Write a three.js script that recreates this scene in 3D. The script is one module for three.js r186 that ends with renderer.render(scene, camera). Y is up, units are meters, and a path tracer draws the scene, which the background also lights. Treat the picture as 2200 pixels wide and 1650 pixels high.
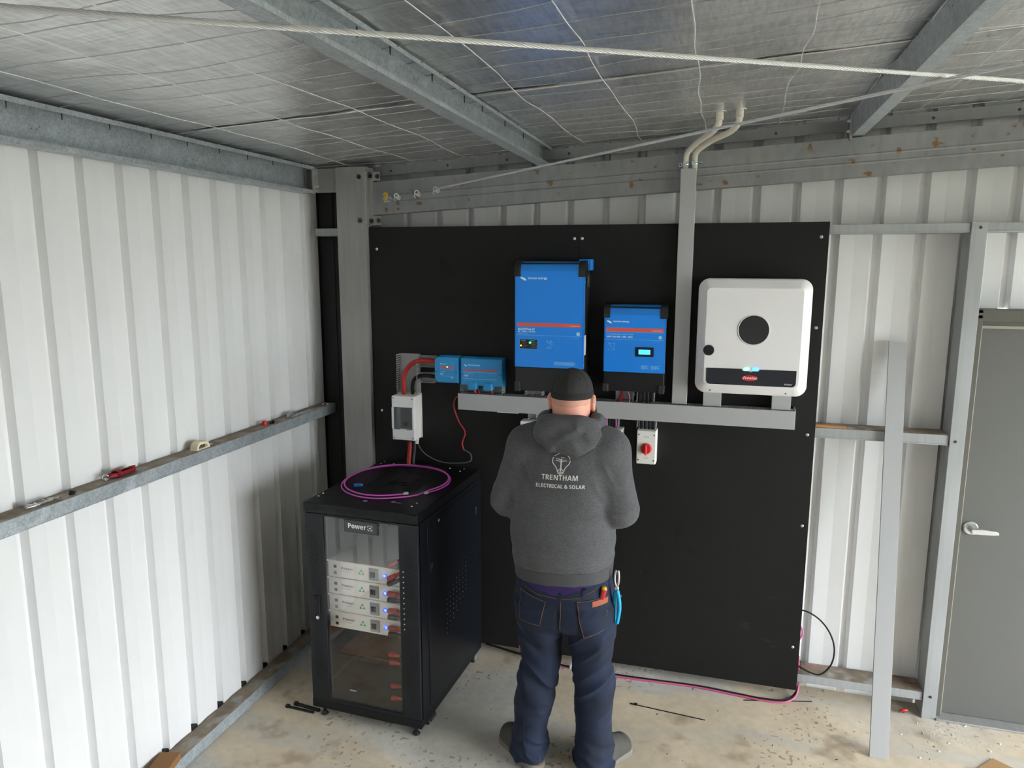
import * as THREE from 'three';
import { RoundedBoxGeometry } from 'three/addons/geometries/RoundedBoxGeometry.js';
import { mergeGeometries, mergeVertices, toCreasedNormals } from 'three/addons/utils/BufferGeometryUtils.js';

// ---------------------------------------------------------------- camera, sky, exposure
const scene = new THREE.Scene();
const camera = new THREE.PerspectiveCamera(55.52, 2200 / 1650, 0.05, 100);
{
  const yaw = 0.2814, pitch = 0.1649, roll = 0.0022;
  const fw = new THREE.Vector3(-Math.sin(yaw) * Math.cos(pitch), -Math.sin(pitch), -Math.cos(yaw) * Math.cos(pitch));
  camera.position.set(-0.4616, 2.257, 3.7821);
  camera.lookAt(camera.position.clone().add(fw));
  camera.rotateZ(roll);
}
scene.add(camera);
scene.background = new THREE.Color(0.90, 0.96, 1.0).multiplyScalar(4.0);
const renderer = new THREE.WebGLRenderer({ antialias: true });
renderer.toneMapping = THREE.LinearToneMapping;
renderer.toneMappingExposure = 4.75;
renderer.shadowMap.enabled = true;

// ---------------------------------------------------------------- helpers
const V = (x, y, z) => new THREE.Vector3(x, y, z);
let seed = 12345;
const rnd = () => { seed = (Math.imul(seed, 1664525) + 1013904223) >>> 0; return seed / 4294967296; };
const rr = (a, b) => a + (b - a) * rnd();
const clamp = (x, a = 0, b = 1) => Math.min(b, Math.max(a, x));
const mix = (a, b, t) => a + (b - a) * t;
const sstep = (a, b, x) => { const t = clamp((x - a) / (b - a)); return t * t * (3 - 2 * t); };
function hash(x, y, s) { let h = Math.imul(x, 374761393) ^ Math.imul(y, 668265263) ^ Math.imul(s, 2147483647 - 97); h = Math.imul(h ^ (h >>> 13), 1274126177); return ((h ^ (h >>> 16)) >>> 0) / 4294967296; }
function vnoise(x, y, px, py, s) {          // value noise that repeats every px, py cells
  const xi = Math.floor(x), yi = Math.floor(y), fx = x - xi, fy = y - yi;
  const u = fx * fx * (3 - 2 * fx), v = fy * fy * (3 - 2 * fy), m = (a, b) => ((a % b) + b) % b;
  const h = (i, j) => hash(m(i, px), m(j, py), s);
  return mix(mix(h(xi, yi), h(xi + 1, yi), u), mix(h(xi, yi + 1), h(xi + 1, yi + 1), u), v);
}
function fbm(u, v, fx, fy, oct, s) { let a = 0.5, t = 0, n = 0; for (let i = 0; i < oct; i++) { t += a * vnoise(u * fx, v * fy, fx, fy, s + i * 17); n += a; a *= 0.5; fx *= 2; fy *= 2; } return t / n; }
function vn3(x, y, z) {                      // smooth 3D value noise, -1..1
  const xi = Math.floor(x), yi = Math.floor(y), zi = Math.floor(z), fx = x - xi, fy = y - yi, fz = z - zi;
  const s = (t) => t * t * (3 - 2 * t), u = s(fx), v = s(fy), w = s(fz), h = (i, j, k) => hash(xi + i, yi + j, zi + k + 101);
  return 2 * mix(mix(mix(h(0, 0, 0), h(1, 0, 0), u), mix(h(0, 1, 0), h(1, 1, 0), u), v), mix(mix(h(0, 0, 1), h(1, 0, 1), u), mix(h(0, 1, 1), h(1, 1, 1), u), v), w) - 1;
}
function dataTex(n, fn, srgb = true) {
  const d = new Uint8Array(n * n * 4);
  for (let j = 0; j < n; j++) for (let i = 0; i < n; i++) { const c = fn((i + 0.5) / n, (j + 0.5) / n), k = (j * n + i) * 4; for (let q = 0; q < 3; q++) d[k + q] = clamp(Array.isArray(c) ? c[q] : c) * 255; d[k + 3] = 255; }
  const t = new THREE.DataTexture(d, n, n, THREE.RGBAFormat); t.magFilter = THREE.LinearFilter; t.minFilter = THREE.LinearMipmapLinearFilter; t.generateMipmaps = true;
  t.wrapS = t.wrapT = THREE.RepeatWrapping; if (srgb) t.colorSpace = THREE.SRGBColorSpace; t.needsUpdate = true; return t;
}
const scaled = (t, mx, my = mx) => { const c = t.clone(); c.repeat.set(1 / mx, 1 / my); c.needsUpdate = true; return c; };
function canvasTex(w, h, draw) {
  const c = document.createElement('canvas'); c.width = w; c.height = h; const g = c.getContext('2d'); draw(g, w, h);
  const t = new THREE.CanvasTexture(c); t.colorSpace = THREE.SRGBColorSpace; t.anisotropy = 8; return t;
}
const std = (color, roughness = 0.6, metalness = 0, more = {}) => new THREE.MeshStandardMaterial({ color, roughness, metalness, ...more });

function finish(g) {                         // plain attributes only, not indexed
  let q = g.index ? g.toNonIndexed() : g;
  for (const k of Object.keys(q.attributes)) if (!['position', 'normal', 'uv'].includes(k)) q.deleteAttribute(k);
  if (!q.attributes.normal) q.computeVertexNormals();
  if (!q.attributes.uv) q.setAttribute('uv', new THREE.BufferAttribute(new Float32Array(q.attributes.position.count * 2), 2));
  return q;
}
function uvm(g) {                            // uv in metres from the dominant axis of each face
  const q = finish(g), p = q.attributes.position, uv = q.attributes.uv, a = V(), b = V(), c = V();
  for (let i = 0; i < p.count; i += 3) {
    a.fromBufferAttribute(p, i); b.fromBufferAttribute(p, i + 1); c.fromBufferAttribute(p, i + 2);
    const n = b.clone().sub(a).cross(c.clone().sub(a)), X = Math.abs(n.x), Y = Math.abs(n.y), Z = Math.abs(n.z);
    [a, b, c].forEach((w, k) => (X > Y && X > Z ? uv.setXY(i + k, w.z, w.y) : Y > Z ? uv.setXY(i + k, w.x, w.z) : uv.setXY(i + k, w.x, w.y)));
  }
  return q;
}
const merge = (list) => mergeGeometries(list.map(finish), false);
const box = (w, h, d, x = 0, y = 0, z = 0, r = 0) => (r > 0 ? new RoundedBoxGeometry(w, h, d, 2, Math.min(r, w / 2.01, h / 2.01, d / 2.01)) : new THREE.BoxGeometry(w, h, d)).translate(x, y, z);
const bx = (x0, x1, y0, y1, z0, z1, r = 0) => box(x1 - x0, y1 - y0, z1 - z0, (x0 + x1) / 2, (y0 + y1) / 2, (z0 + z1) / 2, r);
function cyl(r0, r1, h, x = 0, y = 0, z = 0, axis = 'y', seg = 20, bevel = 0) {
  let g;
  if (bevel) g = new THREE.LatheGeometry([[0, -h / 2], [r0 - bevel, -h / 2], [r0, -h / 2 + bevel], [r1, h / 2 - bevel], [r1 - bevel, h / 2], [0, h / 2]].map((q) => new THREE.Vector2(...q)), seg);
  else g = new THREE.CylinderGeometry(r1, r0, h, seg);
  if (bevel) g = toCreasedNormals(g, 0.5);
  if (axis === 'x') g.rotateZ(-Math.PI / 2); if (axis === 'z') g.rotateX(Math.PI / 2);
  return g.translate(x, y, z);
}
function tube(pts, r, seg = 0, rad = 8, closed = false, caps = true) {
  const P = pts.map((p) => (p.isVector3 ? p : V(...p))), c = P.length === 2 ? new THREE.LineCurve3(P[0], P[1]) : new THREE.CatmullRomCurve3(P, closed, 'centripetal');
  const parts = [new THREE.TubeGeometry(c, seg || Math.max(2, P.length * 8), r, rad, closed)];
  if (!closed && caps) for (const e of [P[0], P[P.length - 1]]) parts.push(new THREE.SphereGeometry(r, rad, 6).translate(e.x, e.y, e.z));
  return merge(parts);
}
function extr(pts, depth, bevel = 0, seg = 2, bevelSize = bevel) {
  const s = pts.isShape || pts instanceof THREE.Shape ? pts : new THREE.Shape(pts.map((p) => new THREE.Vector2(...p)));
  return new THREE.ExtrudeGeometry(s, { depth, bevelEnabled: bevel > 0, bevelThickness: bevel, bevelSize, bevelOffset: -bevelSize, bevelSegments: seg, curveSegments: 8 });
}
function rrect(x0, y0, x1, y1, r) {
  const s = new THREE.Shape(); s.moveTo(x0 + r, y0); s.lineTo(x1 - r, y0); s.absarc(x1 - r, y0 + r, r, -Math.PI / 2, 0); s.lineTo(x1, y1 - r); s.absarc(x1 - r, y1 - r, r, 0, Math.PI / 2);
  s.lineTo(x0 + r, y1); s.absarc(x0 + r, y1 - r, r, Math.PI / 2, Math.PI); s.lineTo(x0, y0 + r); s.absarc(x0 + r, y0 + r, r, Math.PI, 1.5 * Math.PI); return s;
}
const used = new Map();
function numbered(n) { const k = used.get(n) || 0; used.set(n, k + 1); return k ? n + '_' + String(k).padStart(3, '0') : n; }
function tag(o, label, category, group, kind) { const u = o.userData; if (label) u.label = label; if (category) u.category = category; if (group) u.group = group; if (kind) u.kind = kind; return o; }
function obj(name, g, m, parent = scene) {
  const o = new THREE.Mesh(g, m); o.name = parent === scene ? numbered(name) : name; o.castShadow = o.receiveShadow = true;
  if (parent !== scene) { let k = 0; while (parent.children.some((c) => c.name === o.name)) o.name = name + '_' + String(++k).padStart(3, '0'); }
  parent.add(o); return o;
}
function thing(name, label, category, pos = [0, 0, 0], turn = 0, group) { const o = new THREE.Group(); o.name = numbered(name); o.position.set(...pos); o.rotation.y = turn; scene.add(o); return tag(o, label, category, group); }
function structure(name) { const o = new THREE.Group(); o.name = name; o.userData.kind = 'structure'; scene.add(o); return o; }
function dup(o, label) { const c = o.clone(); c.name = numbered(o.name.replace(/_\d{3}$/, '')); c.userData = { ...o.userData }; if (label) c.userData.label = label; scene.add(c); return c; }

// ---------------------------------------------------------------- materials
const galvTex = dataTex(512, (u, v) => { const a = fbm(u, v, 24, 24, 3, 5), b = fbm(u, v, 5, 5, 3, 9), c = vnoise(u * 90, v * 90, 90, 90, 3); const t = 0.71 + 0.08 * (a - 0.5) + 0.10 * (b - 0.5) + 0.12 * (c - 0.5); return [t * 0.955, t * 0.995, t * 1.025]; });
const galvRough = dataTex(256, (u, v) => 0.5 + 0.5 * (fbm(u, v, 20, 20, 3, 15) - 0.5), false);
const galv = std(0xffffff, 0.85, 0.45, { map: scaled(galvTex, 0.5), roughnessMap: scaled(galvRough, 0.4) });
const plainTex = dataTex(256, (u, v) => { const t = 0.66 + 0.06 * (fbm(u, v, 3, 2, 4, 7) - 0.5) + 0.05 * (fbm(u, v, 40, 3, 2, 13) - 0.5); return [t, t, t]; });
const galvDull = std(0xe8e6e4, 0.5, 0.35, { map: scaled(plainTex, 0.7) });
const rustTex = dataTex(1024, (u, v) => {
  const a = fbm(u, v, 60, 8, 3, 25), b = fbm(u, v, 4, 4, 3, 29); let t = 0.60 + 0.08 * (a - 0.5) + 0.10 * (b - 0.5);
  const spot = sstep(0.70, 0.80, fbm(u, v, 40, 20, 3, 41)) * sstep(0.5, 0.62, fbm(u, v, 6, 3, 2, 43));
  return [mix(t, 0.52, spot * 0.8), mix(t * 1.0, 0.36, spot * 0.8), mix(t * 1.0, 0.2, spot * 0.8)];
});
const rafterMat = std(0xe4e6ea, 0.6, 0.3, { map: scaled(rustTex, 1.5, 0.6) });
const dustTex = dataTex(512, (u, v) => { const a = fbm(u, v, 10, 10, 4, 51), b = sstep(0.45, 0.7, fbm(u, v, 6, 6, 3, 57)); return [mix(0.52, 0.63, b) + 0.2 * (a - 0.5), mix(0.47, 0.61, b) + 0.2 * (a - 0.5), mix(0.41, 0.6, b) + 0.2 * (a - 0.5)]; });
const dust = std(0xffffff, 0.9, 0, { map: scaled(dustTex, 0.5) });
const cladTex = dataTex(256, (u, v) => { const t = 0.885 + 0.03 * (fbm(u, v, 4, 4, 3, 61) - 0.5); return [t, t * 1.0, t * 1.0]; });
const clad = std(0xffffff, 0.42, 0, { map: scaled(cladTex, 1.5) });
const foilBump = dataTex(1024, (u, v) => {
  let t = 0.5 * fbm(u, v, 30, 30, 3, 71) + 0.30 * fbm(u, v, 6, 160, 2, 75) + 0.22 * fbm(u, v, 160, 20, 2, 79); return t;
}, false);
const foilTone = dataTex(512, (u, v) => { const t = 0.95 + 0.10 * (fbm(u, v, 12, 90, 2, 85) - 0.5) + 0.14 * (fbm(u, v, 120, 16, 2, 87) - 0.5) + 0.1 * (fbm(u, v, 3, 3, 3, 89) - 0.5); return [t, t, t]; });
const foilMat = std(0xffffff, 0.34, 0.92, { map: scaled(foilTone, 0.9), bumpMap: scaled(foilBump, 0.8), bumpScale: 0.0022 });
const concrete = dataTex(2048, (u, v) => {
  const big = fbm(u, v, 4, 4, 4, 101), mid = fbm(u, v, 14, 14, 4, 105), fine = fbm(u, v, 120, 120, 3, 109), streak = fbm(u + v * 0.5, v, 6, 26, 3, 112);
  const warm = sstep(0.42, 0.62, fbm(u, v, 5, 5, 3, 117)), blue = sstep(0.52, 0.68, streak) * 0.7;
  let t = 0.80 + 0.18 * (big - 0.5) + 0.16 * (mid - 0.5) + 0.07 * (fine - 0.5);
  let r = t * mix(0.99, 1.03, warm), g = t * mix(0.97, 0.955, warm), b = t * mix(0.93, 0.84, warm);
  r = mix(r, 0.72, blue * 0.5); g = mix(g, 0.73, blue * 0.5); b = mix(b, 0.73, blue * 0.5);
  const st = sstep(0.58, 0.82, fbm(u, v, 26, 26, 4, 131)) * sstep(0.45, 0.65, fbm(u, v, 6, 6, 2, 137)) * 0.42;
  const sp = sstep(0.80, 0.86, vnoise(u * 230, v * 230, 230, 230, 141)) * sstep(0.5, 0.6, fbm(u, v, 9, 9, 2, 143)) * 0.4;
  r = mix(r, 0.40, Math.max(st * 0.8, sp)); g = mix(g, 0.30, Math.max(st * 0.8, sp)); b = mix(b, 0.20, Math.max(st * 0.8, sp));
  return [r, g, b];
});
const concreteBump = dataTex(512, (u, v) => fbm(u, v, 40, 40, 4, 151), false);
const floorMat = std(0xffffff, 0.62, 0, { map: scaled(concrete, 3.7), bumpMap: scaled(concreteBump, 0.7), bumpScale: 0.0015 });
const boardTex = dataTex(1024, (u, v) => {
  let t = 0.088 + 0.012 * (fbm(u, v, 40, 40, 3, 161) - 0.5) + 0.012 * (fbm(u, v, 5, 5, 3, 163) - 0.5);
  t -= 0.03 * sstep(0.70, 0.78, fbm(u, v, 30, 24, 3, 167)) * sstep(0.5, 0.62, fbm(u, v, 5, 4, 2, 169));
  t += 0.055 * sstep(0.72, 0.82, fbm(u, v, 18, 60, 3, 171)) * sstep(0.28, 0.12, v) * sstep(0.5, 0.6, fbm(u, v, 4, 4, 2, 173));
  return [t, t, t * 1.01];
});
const boardMat = new THREE.MeshPhysicalMaterial({ color: 0xffffff, roughness: 0.65, specularIntensity: 0.6, map: scaled(boardTex, 2.4) });
const black = std(0x131416, 0.45), blackMatte = std(0x0d0d0e, 0.75), rubber = std(0x111111, 0.85), zinc = std(0xd6d8da, 0.32, 0.9), steelDark = std(0x4a4c4e, 0.45, 0.8);
const duct = std(0xa9aaab, 0.5), white = std(0xe9e8e4, 0.4), whitePlastic = std(0xeceaec, 0.35), blue = std(0x1580e0, 0.42), blueLight = std(0x2095d8, 0.4);
const red = std(0xb0201c, 0.45), redDark = std(0x7a0f12, 0.5), pink = std(0xd257b4, 0.4), pinkPale = std(0xe2799a, 0.45), grey = std(0x6c6e70, 0.5);
const doorMat = std(0x5e5e5b, 0.5), doorFrameMat = std(0x58564f, 0.5), timber = std(0x8a6238, 0.75), cardboard = std(0xa8845a, 0.85);

// ---------------------------------------------------------------- the setting
const XL = -2.79, ZB = -0.15, XR = 3.8, ZF = 10.5, RIDGE = XR;
const roofY = (x) => 2.937 + 0.055 * (x <= RIDGE ? x : 2 * RIDGE - x);

const floor = tag(obj('floor', uvm(bx(XL - 0.02, XR + 0.05, -0.25, 0, ZB + 0.01, ZF + 0.05)), floorMat), null, null, null, 'structure');
tag(obj('ground', uvm(new THREE.PlaneGeometry(60, 60).rotateX(-Math.PI / 2).translate(0, -0.26, 0)), std(0x5c5f50, 0.9)), null, null, null, 'structure');

// trapezoid-ribbed sheet: u runs along the wall, ribs go outwards; returns [point list] for one pitch
const PITCH = 0.1885;
const PROFILE = [[0, 0], [0.0125, -0.029], [0.0365, -0.029], [0.049, 0], [0.118, -0.0045]];   // [u, depth]; the pan dips a little at its middle
function sheet(u0, n, at, top, bottom) {      // at(u, d, y) -> world point; n pitches from u0
  const pts = []; for (let k = 0; k < n; k++) for (const [u, d] of PROFILE) pts.push([u0 + k * PITCH + u, d]); pts.push([u0 + n * PITCH, 0]);
  const pos = [], quad = (a, b, c, d) => pos.push(...a, ...b, ...c, ...a, ...c, ...d);
  for (let i = 0; i + 1 < pts.length; i++) {
    const [ua, da] = pts[i], [ub, db] = pts[i + 1], T = 0.003;
    const f = (u, d, y) => at(u, d, y);
    quad(f(ua, da, bottom(ua)), f(ub, db, bottom(ub)), f(ub, db, top(ub)), f(ua, da, top(ua)));
    quad(f(ub, db - T, bottom(ub)), f(ua, da - T, bottom(ua)), f(ua, da - T, top(ua)), f(ub, db - T, top(ub)));
  }
  const g = new THREE.BufferGeometry(); g.setAttribute('position', new THREE.Float32BufferAttribute(pos, 3)); g.computeVertexNormals();
  return uvm(g);
}
function flip(g) { for (const k of ['position', 'normal', 'uv']) { const a = g.attributes[k], n = a.itemSize; for (let i = 0; i < a.count; i += 3) for (let q = 0; q < n; q++) { const t = a.array[(i + 1) * n + q]; a.array[(i + 1) * n + q] = a.array[(i + 2) * n + q]; a.array[(i + 2) * n + q] = t; } } const m = g.attributes.normal.array; for (let i = 0; i < m.length; i++) m[i] *= -1; return g; }
const wallLeft = structure('wall_left');
for (let k = 0; k < 14; k++) {
  const u0 = ZB - 0.033 + k * 4 * PITCH;       // u = z, mirrored so that faces look into the room
  obj('cladding_sheet', flip(sheet(u0, 4, (u, d, y) => [XL + d - (k % 2) * 0.0006, y, u], () => 2.80, () => -0.03)), clad, wallLeft);
}
{ const z = bx(-0.02, 0.02, -0.03, 0.072, -0.014, 0.014);
  for (let k = 0; k < 16; k++) obj('rib_gap_shade', z.clone().rotateY(Math.PI / 2).translate(XL - 0.0165, 0, ZB - 0.033 + k * PITCH + 0.0245), blackMatte, wallLeft); }  // added dark blocks that stand in for the shadow in the rib gaps
const wallBack = structure('wall_back');
const DOOR = { x0: 0.665, x1: 1.56, top: 2.05 };
for (let k = 0; k * 4 * PITCH < XR - XL; k++) {
  const u0 = XL - 0.02 + k * 4 * PITCH;
  obj('cladding_sheet', sheet(u0, 4, (u, d, y) => [u, y, ZB + d - (k % 2) * 0.0006], (u) => roofY(u) + 0.01, (u) => (u > DOOR.x0 - 0.01 && u < DOOR.x1 ? DOOR.top : -0.06)), clad, wallBack);
}
obj('corner_shade_strip', uvm(merge([bx(XL - 0.01, -2.60, 0, 2.77, ZB + 0.002, ZB + 0.005), bx(-2.70, -2.694, 0, 2.77, ZB + 0.005, ZB + 0.012), bx(-2.655, -2.650, 0, 2.77, ZB + 0.005, ZB + 0.012), bx(XL + 0.001, XL + 0.004, 0, 2.77, ZB, ZB + 0.028)])), std(0x1a1b1d, 0.6), wallBack);  // added near-black strip standing in for the shade behind the column
const wallFront = structure('wall_front');
for (let k = 0; k * 4 * PITCH < XR - XL; k++) obj('cladding_sheet', flip(sheet(XL - 0.02 + k * 4 * PITCH, 4, (u, d, y) => [u, y, ZF - d], (u) => roofY(u) + 0.01, () => -0.06)), clad, wallFront);
const wallRight = structure('wall_right');
const OPEN = { z0: 0.1, z1: 3.9, top: 2.3 };
for (const [z0, z1, y0, y1] of [[ZB - 0.05, OPEN.z0, -0.06, roofY(XR) + 0.02], [OPEN.z1, ZF + 0.05, -0.06, roofY(XR) + 0.02], [OPEN.z0, OPEN.z1, OPEN.top, roofY(XR) + 0.02]]) obj('wall_panel', uvm(bx(XR, XR + 0.08, y0, y1, z0, z1)), clad, wallRight);

// roof deck with foil sheets below it
const roof = structure('roof');
for (const s of [0]) {
  const x0 = s ? RIDGE : XL - 0.12, x1 = s ? XR + 0.15 : RIDGE + 0.15, L = Math.hypot(x1 - x0, roofY(x1) - roofY(x0));
  const g = uvm(box(L, 0.03, ZF - ZB + 0.3)); g.rotateZ(Math.atan2(roofY(x1) - roofY(x0), x1 - x0)).translate((x0 + x1) / 2, (roofY(x0) + roofY(x1)) / 2 + 0.035, (ZB + ZF) / 2);
  obj('roof_panel', g, clad, roof);
}
const ceiling = structure('ceiling');
function foilSheet(z0, z1, x0, x1, drop) {
  const nx = Math.round((x1 - x0) / 0.035), nz = Math.round((z1 - z0) / 0.035), pos = [], uv = [], idx = [];
  for (let j = 0; j <= nz; j++) for (let i = 0; i <= nx; i++) {
    const x = mix(x0, x1, i / nx), z = mix(z0, z1, j / nz), edge = Math.min(z - z0, z1 - z);
    const wob = 0.0035 * vn3(x * 2.2, z * 2.2, 3) + 0.0016 * vn3(x * 7, z * 9, 9) + 0.0008 * vn3(x * 3, z * 30, 19) - 0.003 * Math.sin(Math.PI * (((x + 2.66) / 1.37) % 1));
    pos.push(x, roofY(x) + 0.006 + wob - drop - 0.002 * Math.exp(-edge * 40) * (1 + vn3(x * 6, z, 7)), z); uv.push(x, z);
  }
  for (let j = 0; j < nz; j++) for (let i = 0; i < nx; i++) { const a = j * (nx + 1) + i, b = a + 1, c = a + nx + 1, d = c + 1; idx.push(a, b, c, b, d, c); }
  const g = new THREE.BufferGeometry(); g.setAttribute('position', new THREE.Float32BufferAttribute(pos, 3)); g.setAttribute('uv', new THREE.Float32BufferAttribute(uv, 2)); g.setIndex(idx); g.computeVertexNormals();
  return g;
}
[[ZB - 0.02, 1.12, 0.002], [1.09, 2.45, 0], [2.43, 3.8, 0.002], [3.78, 5.15, 0], [5.13, 6.5, 0.002], [6.48, 8.5, 0], [8.48, ZF, 0.002]].forEach(([a, b, d]) => { obj('foil_sheet', foilSheet(a, b, XL, RIDGE, d), foilMat, ceiling); });
{ const P = []; for (let i = 0; i <= 60; i++) { const x = mix(XL + 0.03, RIDGE - 0.1, i / 60); P.push(V(x, roofY(x) + 0.0015 + 0.002 * vn3(x * 3, 1, 5), 1.105 + 0.02 * vn3(x * 1.3, 4, 2))); } obj('lap_edge', tube(P, 0.003, 160, 6, false, false), std(0xd8d8d8, 0.3, 0.9), ceiling); }

// wire safety mesh under the foil
{
  const mesh = thing('safety_mesh', 'thin galvanised wire safety mesh hanging under the silver roof foil', 'wire mesh', [0, 2.937, 0]);
  const wire = std(0xb9bcc0, 0.4, 0.85);
  for (let k = 0; k < 26; k++) {
    const z = -0.02 + k * 0.15, P = []; let a = 0;
    for (let i = 0; i <= 46; i++) { const x = mix(XL + 0.05, 1.75, i / 46); a = 0.055 * vn3(x * 1.5, k * 3.7, 5) + 0.022 * vn3(x * 3.9, k * 2.3, 15); P.push(V(x, 0.055 * x - 0.0085 + 0.002 * vn3(x * 3, k, 2), z + a)); }
    obj('cross_wire', tube(P, 0.0015, 120, 5, false, false), wire, mesh);
  }
  for (let k = 0; k < 14; k++) {
    const x = -2.48 + k * 0.317, P = [];
    for (let i = 0; i <= 40; i++) { const z = mix(-0.1, 3.9, i / 40); P.push(V(x + 0.022 * vn3(k * 3.1, z * 1.7, 8) + 0.01 * vn3(k, z * 5, 18), 0, z)); }
    for (const p of P) p.y = 0.055 * p.x - 0.011 + 0.0015 * vn3(p.z * 3, k, 4);
    obj('long_wire', tube(P, 0.0018, 100, 5, false, false), std(0xeeeeee, 0.5, 0.3), mesh);
  }
}
// gable trim under the roof along the back wall
{
  const L = RIDGE - XL, g = merge([box(L, 0.05, 0.004, 0, -0.025, 0.03), box(L, 0.004, 0.06, 0, 0, 0.0)]).rotateZ(Math.atan(0.055)).translate((XL + RIDGE) / 2, roofY((XL + RIDGE) / 2) - 0.018, ZB + 0.005);
  const t = structure('trim_1'); obj('angle_strip', uvm(g), std(0xe6e8ea, 0.5, 0.15, { map: scaled(plainTex, 0.7) }), t);
  for (let k = 0; k < 12; k++) { const x = -2.3 + k * 0.34; obj('screw_head', cyl(0.006, 0.006, 0.004, x, roofY(x) - 0.045, ZB + 0.039, 'z', 8), steelDark, t); }
}

// ---------------------------------------------------------------- steel frame
const SL = Math.atan(0.0545);
function hexBolt(m, r = 0.009, h = 0.008) { return merge([cyl(r * 1.5, r * 1.5, 0.002, 0, 0, 0.001, 'z', 16), cyl(r, r, h, 0, 0, h / 2 + 0.001, 'z', 6), cyl(r * 0.5, r * 0.5, h * 1.7, 0, 0, h * 0.85, 'z', 10)]); }
// C section: web in the plane x = 0 from y = 0 to h, flanges of width f towards +x (or -x), lips turned in; runs along z from 0 to len
function cSection(h, f, lip, len, s = 1, t = 0.0026) {
  return uvm(merge([bx(-t / 2, t / 2, 0, h, 0, len), ...[[0, t], [h - t, h]].map(([a, b]) => bx(Math.min(0, s * f), Math.max(0, s * f), a, b, 0, len)),
    bx(s * f - t / 2, s * f + t / 2, 0, lip, 0, len), bx(s * f - t / 2, s * f + t / 2, h - lip, h, 0, len)].map((g) => g)));
}
{ // corner column, web towards the room
  const c = thing('steel_column', 'grey galvanised steel corner column left of the black panels', 'column', [-2.482, 0, 0]);
  const W = 0.178, H = 2.775, F = 0.03;
  obj('web', uvm(merge([bx(-W / 2, W / 2, 0.012, H, F - 0.003, F, 0.0014), bx(-W / 2, -W / 2 + 0.003, 0.012, H, -0.075, F - 0.001), bx(W / 2 - 0.003, W / 2, 0.012, H, -0.075, F - 0.001),
    bx(-W / 2, -W / 2 + 0.02, 0.012, H, -0.075, -0.072), bx(W / 2 - 0.02, W / 2, 0.012, H, -0.075, -0.072)])), galvDull, c);
  obj('base_plate', uvm(bx(-0.12, 0.12, 0, 0.012, -0.11, 0.06, 0.002)), galv, c);
}
{ // portal rafter along the back wall
  const r = thing('steel_rafter', 'long grey steel rafter with rust specks sloping above the black panels', 'beam', [-2.36, 2.516, -0.003], 0);
  const R = new THREE.Group(); R.rotation.z = SL; const L = 4.3, H = 0.177, web = [];
  const rot = (g) => uvm(g.rotateZ(SL));
  obj('web', rot(uvm(merge([bx(0, L, 0, H, -0.003, 0, 0.0014), bx(0, L, 0, 0.003, -0.064, -0.001), bx(0, L, H - 0.003, H, -0.064, -0.001), bx(0, L, 0, 0.018, -0.064, -0.061), bx(0, L, H - 0.018, H, -0.064, -0.061)]))), rafterMat, r);
  for (const y of [0.062, 0.098]) obj('swage', rot(extr([[-0.006, 0], [0, 0.0035], [0.006, 0], [0.004, -0.001], [-0.004, -0.001]], L - 0.09).rotateY(Math.PI / 2).rotateX(Math.PI / 2).translate(0.09, y, 0)), rafterMat, r);
  // end bracket folded against the column
  const br = obj('bracket', uvm(merge([bx(-0.032, -0.026, -0.052, 0.232, -0.06, 0.036, 0.002), bx(-0.084, -0.029, -0.05, 0.225, 0.034, 0.038, 0.0015), bx(-0.029, 0.045, -0.055, -0.005, 0.0, 0.004, 0.0015), bx(-0.029, 0.045, 0.185, 0.232, 0.0, 0.004, 0.0015), bx(-0.029, 0.0, -0.055, 0.232, 0.0, 0.004, 0.0015)])), galvDull, r);
  for (const [x, y, z] of [[-0.065, 0.205, 0.038], [-0.065, -0.03, 0.038], [-0.015, 0.212, 0.004], [-0.012, -0.032, 0.004], [0.03, 0.208, 0.004], [0.032, -0.03, 0.004]]) obj('bolt', hexBolt().translate(x, y, z), steelDark, br);
}
// eye bolts that take the bracing ropes
function eyeBolt(label, x, y, withCollar) {
  const e = thing('eye_bolt', label, 'eye bolt', [x, y, -0.001]);
  obj('shank', merge([cyl(0.005, 0.005, 0.03, 0, 0, 0.014, 'z', 10), cyl(0.009, 0.009, 0.007, 0, 0, 0.004, 'z', 6), cyl(0.013, 0.013, 0.0015, 0, 0, 0.0008, 'z', 14)]), zinc, e);
  obj('eye', merge([new THREE.TorusGeometry(0.011, 0.0038, 8, 20).rotateY(0.5).translate(0.003, 0.006, 0.036), new THREE.TorusGeometry(0.010, 0.003, 8, 16, 4.2).rotateX(0.6).translate(-0.006, -0.012, 0.026)]), zinc, e);
  return e;
}
eyeBolt('zinc eye bolt on the steel rafter just right of the yellow clamps', -2.205, 2.608);
eyeBolt('zinc eye bolt on the steel rafter standing alone between the others', -2.085, 2.622);
eyeBolt('zinc eye bolt on the steel rafter that holds the thin bracing rope', -1.975, 2.638);
{
  const y = thing('rope_clamp', 'yellow rope clamp pair with steel bars on the steel rafter by the column', 'clamp', [-2.265, 2.603, -0.001]);
  obj('post', cyl(0.0045, 0.0045, 0.05, 0.008, 0, 0.024, 'z', 10), zinc, y);
  const yel = std(0xe2b412, 0.4);
  obj('saddle', new THREE.TorusGeometry(0.009, 0.0055, 8, 18).translate(-0.004, 0.018, 0.03), yel, y);
  obj('saddle', new THREE.TorusGeometry(0.007, 0.005, 8, 18, 4).translate(0, -0.012, 0.03), yel, y);
  obj('bar', merge([tube([[-0.02, -0.004, 0.035], [0.024, 0.006, 0.04], [0.035, -0.004, 0.034]], 0.0028, 12, 6), tube([[-0.016, -0.02, 0.03], [0.026, -0.016, 0.036]], 0.0024, 6, 6)]), zinc, y);
}
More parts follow.
